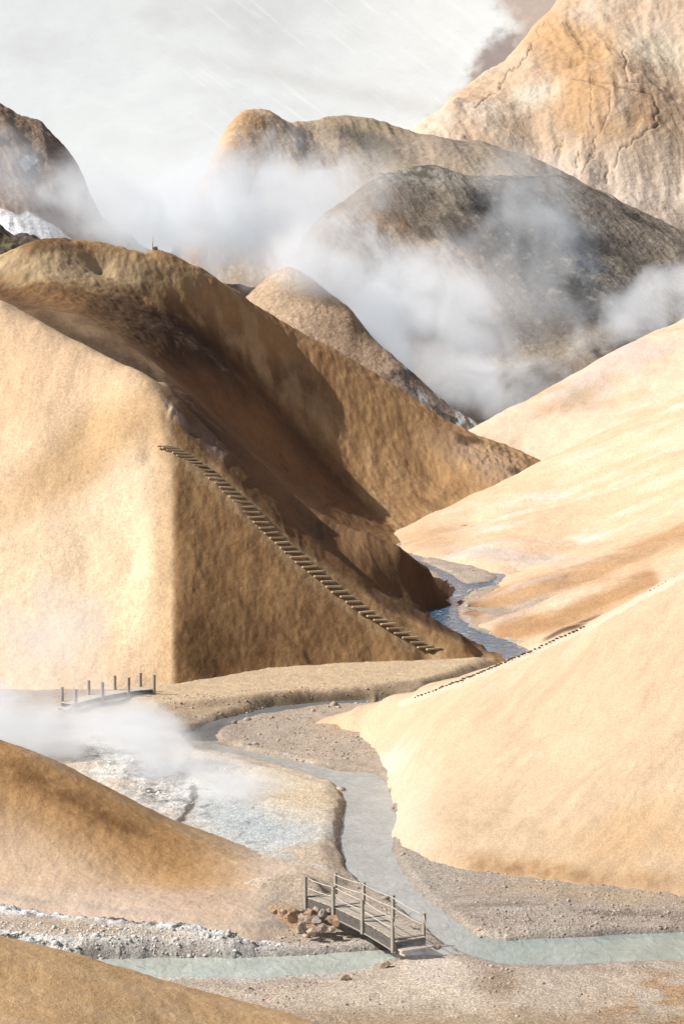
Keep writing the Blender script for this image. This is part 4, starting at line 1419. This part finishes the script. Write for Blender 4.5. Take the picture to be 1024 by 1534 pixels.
gx = []
for poly_, n_, sd_ in (([(590, 1275), (720, 1300), (1024, 1335), (1024, 1400), (800, 1408), (700, 1390), (620, 1330)], 1500, 1),
                       ([(700, 1370), (1024, 1350), (1024, 1396), (720, 1400)], 900, 2),
                       ([(560, 1445), (740, 1448), (1024, 1450), (1024, 1534), (480, 1534), (420, 1480)], 500, 3),
                       ([(700, 1440), (770, 1450), (760, 1500), (720, 1500)], 250, 4),
                       ([(330, 1110), (360, 1080), (480, 1065), (560, 1100), (560, 1150), (440, 1135)], 900, 5),
                       ([(240, 1062), (400, 1046), (600, 1032), (600, 1040), (400, 1058), (300, 1080), (250, 1090)], 450, 6),
                       ([(500, 1180), (518, 1200), (512, 1290), (560, 1335), (640, 1400), (600, 1390), (530, 1330), (500, 1290)], 420, 7),
                       ([(400, 1385), (560, 1385), (590, 1420), (400, 1430)], 420, 8),
                       ([(640, 832), (740, 860), (700, 876), (640, 850)], 250, 9),
                       ([(470, 1464), (500, 1460), (430, 1520), (330, 1475)], 220, 10)):
    gx += sample_px(n_, poly_, sd_, -0.15)
gx = np.array(gx)
sdv = river_sd(gx[None, :, 0], gx[None, :, 1])[0]
gx = gx[sdv > -0.35]
rr = rng.lognormal(-3.45, 0.48, len(gx)) * np.clip(gx[:, 1] / 85, 0.8, 1.6)
wx = np.array(sample_px(90, [(470, 1150), (590, 1180), (590, 1290), (720, 1410), (1024, 1400), (1024, 1442), (700, 1440), (560, 1340), (510, 1280), (520, 1200)], 31, -0.3) + sample_px(40, [(280, 1100), (560, 1048), (560, 1056), (330, 1095), (330, 1112), (480, 1150)], 32, -0.3) + sample_px(40, [(640, 915), (690, 890), (760, 865), (700, 940), (780, 980)], 33, -0.3))
gx = np.concatenate([gx, wx])
rr = np.concatenate([rr, rng.uniform(0.12, 0.30, len(wx)) * np.where(rng.random(len(wx)) < 0.5, 1.0, 1.3)])
tag(scatter('gravel', gx[:, 0], gx[:, 1], rr, M_GRAVEL, 0.15, 1), 'loose brown gravel on the river bars and banks', 'gravel', kind='stuff')

gx = np.array(sample_px(900, [(-20, 1385), (150, 1392), (330, 1398), (480, 1412), (520, 1424), (150, 1430), (60, 1415), (-20, 1400)], 21, 0.1) + sample_px(90, [(-20, 1372), (150, 1375), (340, 1392), (340, 1408), (150, 1400), (-20, 1395)], 22, 0.5)
              + sample_px(300, [(90, 1100), (200, 1130), (300, 1190), (280, 1230), (170, 1170)], 23, 0.2))
rr = rng.lognormal(-3.3, 0.5, len(gx))
tag(scatter('rubble', gx[:, 0], gx[:, 1], rr, M_CRUST, 0.2, 2), 'white and grey crusted rubble along the turquoise branch', 'rubble', kind='stuff')


# ------------------------------------------------------------------ steam
def steam_mat(name, dens, nscale, lo=0.40, hi=0.74, col=(0.93, 0.95, 0.98), emis=0.0, ecol=(0.85, 0.9, 0.95), stretch=(1, 1, 1), power=1.0):
    m, nt, N, L = new_mat(name)
    out = N.new('ShaderNodeOutputMaterial')
    tc = N.new('ShaderNodeTexCoord')
    ln = N.new('ShaderNodeVectorMath')
    ln.operation = 'LENGTH'
    ge = N.new('ShaderNodeNewGeometry')
    lw = N.new('ShaderNodeTexNoise')
    lw.inputs['Scale'].default_value = nscale * 0.42
    lw.inputs['Detail'].default_value = 2
    L.new(ge.outputs['Position'], lw.inputs['Vector'])
    lv = N.new('ShaderNodeVectorMath')
    lv.operation = 'MULTIPLY_ADD'
    L.new(lw.outputs['Color'], lv.inputs[0])
    lv.inputs[1].default_value = (1.5, 1.5, 1.5)
    lv.inputs[2].default_value = (-0.75, -0.75, -0.75)
    la = N.new('ShaderNodeVectorMath')
    la.operation = 'ADD'
    L.new(tc.outputs['Object'], la.inputs[0])
    L.new(lv.outputs[0], la.inputs[1])
    L.new(la.outputs[0], ln.inputs[0])
    mp = N.new('ShaderNodeMapping')
    mp.inputs['Scale'].default_value = stretch
    L.new(ge.outputs['Position'], mp.inputs[0])
    no = N.new('ShaderNodeTexNoise')
    no.inputs['Scale'].default_value = nscale
    no.inputs['Detail'].default_value = 5.0
    no.inputs['Roughness'].default_value = 0.60
    no.inputs['Distortion'].default_value = 1.1
    L.new(mp.outputs[0], no.inputs['Vector'])
    # radius falloff
    fr = N.new('ShaderNodeMapRange')
    fr.interpolation_type = 'SMOOTHSTEP'
    fr.inputs['From Min'].default_value = 0.86
    fr.inputs['From Max'].default_value = 0.30
    L.new(ln.outputs['Value'], fr.inputs['Value'])
    l2 = N.new('ShaderNodeVectorMath')
    l2.operation = 'LENGTH'
    L.new(tc.outputs['Object'], l2.inputs[0])
    g2 = N.new('ShaderNodeMapRange')
    g2.inputs['From Min'].default_value = 0.97
    g2.inputs['From Max'].default_value = 0.80
    L.new(l2.outputs['Value'], g2.inputs['Value'])
    # threshold noise against falloff: edge billows
    ad = N.new('ShaderNodeMath')
    ad.operation = 'MULTIPLY_ADD'
    L.new(fr.outputs[0], ad.inputs[0])
    ad.inputs[1].default_value = 0.36
    L.new(no.outputs['Fac'], ad.inputs[2])
    sm = N.new('ShaderNodeMapRange')
    sm.interpolation_type = 'SMOOTHSTEP'
    sm.inputs['From Min'].default_value = lo + 0.17
    sm.inputs['From Max'].default_value = hi + 0.22
    L.new(ad.outputs[0], sm.inputs['Value'])
    mu = N.new('ShaderNodeMath')
    mu.operation = 'MULTIPLY'
    L.new(sm.outputs[0], mu.inputs[0])
    gm = N.new('ShaderNodeMath')
    gm.operation = 'MULTIPLY'
    L.new(fr.outputs[0], gm.inputs[0])
    L.new(g2.outputs[0], gm.inputs[1])
    L.new(gm.outputs[0], mu.inputs[1])
    m2 = N.new('ShaderNodeMath')
    m2.operation = 'MULTIPLY'
    L.new(mu.outputs[0], m2.inputs[0])
    oi = N.new('ShaderNodeObjectInfo')
    sc_ = N.new('ShaderNodeMath')
    sc_.operation = 'MULTIPLY'
    L.new(oi.outputs['Alpha'], sc_.inputs[0])
    sc_.inputs[1].default_value = dens
    L.new(sc_.outputs[0], m2.inputs[1])
    pv = N.new('ShaderNodeVolumePrincipled')
    pv.inputs['Color'].default_value = (*col, 1)
    pv.inputs['Anisotropy'].default_value = 0.0
    L.new(m2.outputs[0], pv.inputs['Density'])
    if emis > 0:
        m3 = N.new('ShaderNodeMath')
        m3.operation = 'MULTIPLY'
        L.new(m2.outputs[0], m3.inputs[0])
        m3.inputs[1].default_value = emis
        L.new(m3.outputs[0], pv.inputs['Emission Strength'])
        pv.inputs['Emission Color'].default_value = (*ecol, 1)
    L.new(pv.outputs[0], out.inputs['Volume'])
    return m


EM = 0.24  # slight glow of the steam, standing in for multiply scattered light
M_STEAMB = steam_mat('steam_far', 0.055, 0.078, emis=EM, stretch=(1, 0.6, 0.9))
M_STEAMN = steam_mat('steam_near', 0.42, 0.42, emis=EM, stretch=(0.8, 0.6, 1))


def plume(px_, py_, Yd, rx, ry, depth, dens, mat, rot=0.0):
    """ellipsoid of vapour; rx, ry in photo pixels at depth Yd, depth in metres, rot in degrees in the picture plane"""
    x, y, z = U(px_, py_, Yd)
    k = Yd / F
    bm = bmesh.new()
    bmesh.ops.create_icosphere(bm, subdivisions=3, radius=1.0)
    o = finish(bm, 'steam', mat, None)
    o.scale = (rx * k, depth, ry * k)
    o.rotation_euler = (0, R(rot), 0)
    o.location = (x, y, z)
    o.color = (1, 1, 1, dens)
    tag(o, 'white steam drifting over the valley', 'steam', kind='stuff')
    return o


# far cloud in front of the dark mountain
plume(370, 320, 580, 330, 190, 50, 1.2, M_STEAMB, 10)
plume(200, 340, 570, 320, 180, 40, 1.9, M_STEAMB, 0)
plume(60, 290, 540, 220, 140, 25, 0.7, M_STEAMB, 20)
plume(480, 300, 570, 230, 150, 40, 0.45, M_STEAMB, 20)
plume(500, 400, 510, 230, 170, 26, 1.8, M_STEAMB, 30)
plume(650, 500, 476, 300, 165, 20, 1.8, M_STEAMB, 15)
plume(555, 490, 470, 90, 160, 14, 2.4, M_STEAMB, -10)
plume(760, 590, 462, 180, 90, 12, 1.5, M_STEAMB, 0)
plume(980, 480, 500, 290, 95, 22, 1.8, M_STEAMB, -30)
plume(700, 430, 505, 380, 200, 22, 0.5, M_STEAMB, 20)
plume(700, 585, 460, 200, 80, 10, 1.6, M_STEAMB, 20)
plume(820, 340, 555, 220, 130, 22, 0.7, M_STEAMB, 40)
plume(470, 410, 466, 170, 90, 9, 2.2, M_STEAMB, 0)
# near vents
plume(20, 1085, 112, 210, 85, 7, 1.0, M_STEAMN, 15)
plume(150, 1045, 126, 150, 60, 4, 0.55, M_STEAMN, 0)
plume(330, 1175, 101, 190, 70, 6, 0.7, M_STEAMN, 25)
plume(230, 1130, 106, 190, 85, 7, 0.8, M_STEAMN, 30)
plume(180, 1080, 118, 150, 55, 5, 0.6, M_STEAMN, 0)
plume(60, 970, 125, 220, 140, 8, 0.2, M_STEAMN, 0)
plume(640, 1450, 66, 110, 60, 3, 0.10, M_STEAMN, 10)

# ------------------------------------------------------------------ light
SUN_DIR = Vector((-0.735, -0.18, 0.655)).normalized()     # towards the sun
sd_ = bpy.data.lights.new('sun', 'SUN')
sd_.energy = 5.0
sd_.angle = R(0.5)
sd_.color = (1.0, 0.95, 0.87)
so = bpy.data.objects.new('sun', sd_)
so.rotation_euler = (-SUN_DIR).to_track_quat('-Z', 'Y').to_euler()
so.location = (-50, 0, 80)
COL.objects.link(so)
wd = bpy.data.worlds.new('World')
scene.world = wd
wd.use_nodes = True
nt = wd.node_tree
nt.nodes.clear()
wo = nt.nodes.new('ShaderNodeOutputWorld')
bg = nt.nodes.new('ShaderNodeBackground')
sk = nt.nodes.new('ShaderNodeTexSky')
sk.sky_type = 'NISHITA'
sk.sun_disc = False
sk.sun_elevation = math.asin(SUN_DIR.z)
sk.sun_rotation = math.atan2(SUN_DIR.x, SUN_DIR.y)
sk.dust_density = 3.0
bg.inputs[1].default_value = 0.06
nt.links.new(sk.outputs[0], bg.inputs[0])
nt.links.new(bg.outputs[0], wo.inputs[0])

scene.view_settings.view_transform = 'Standard'
scene.view_settings.look = 'None'
scene.view_settings.exposure = 0
scene.render.engine = 'CYCLES'
cy_ = scene.cycles
cy_.max_bounces = 5
cy_.diffuse_bounces = 2
cy_.glossy_bounces = 2
cy_.transmission_bounces = 2
cy_.volume_bounces = 1
cy_.transparent_max_bounces = 8
cy_.volume_step_rate = 1.0
cy_.volume_max_steps = 64
cy_.use_denoising = True
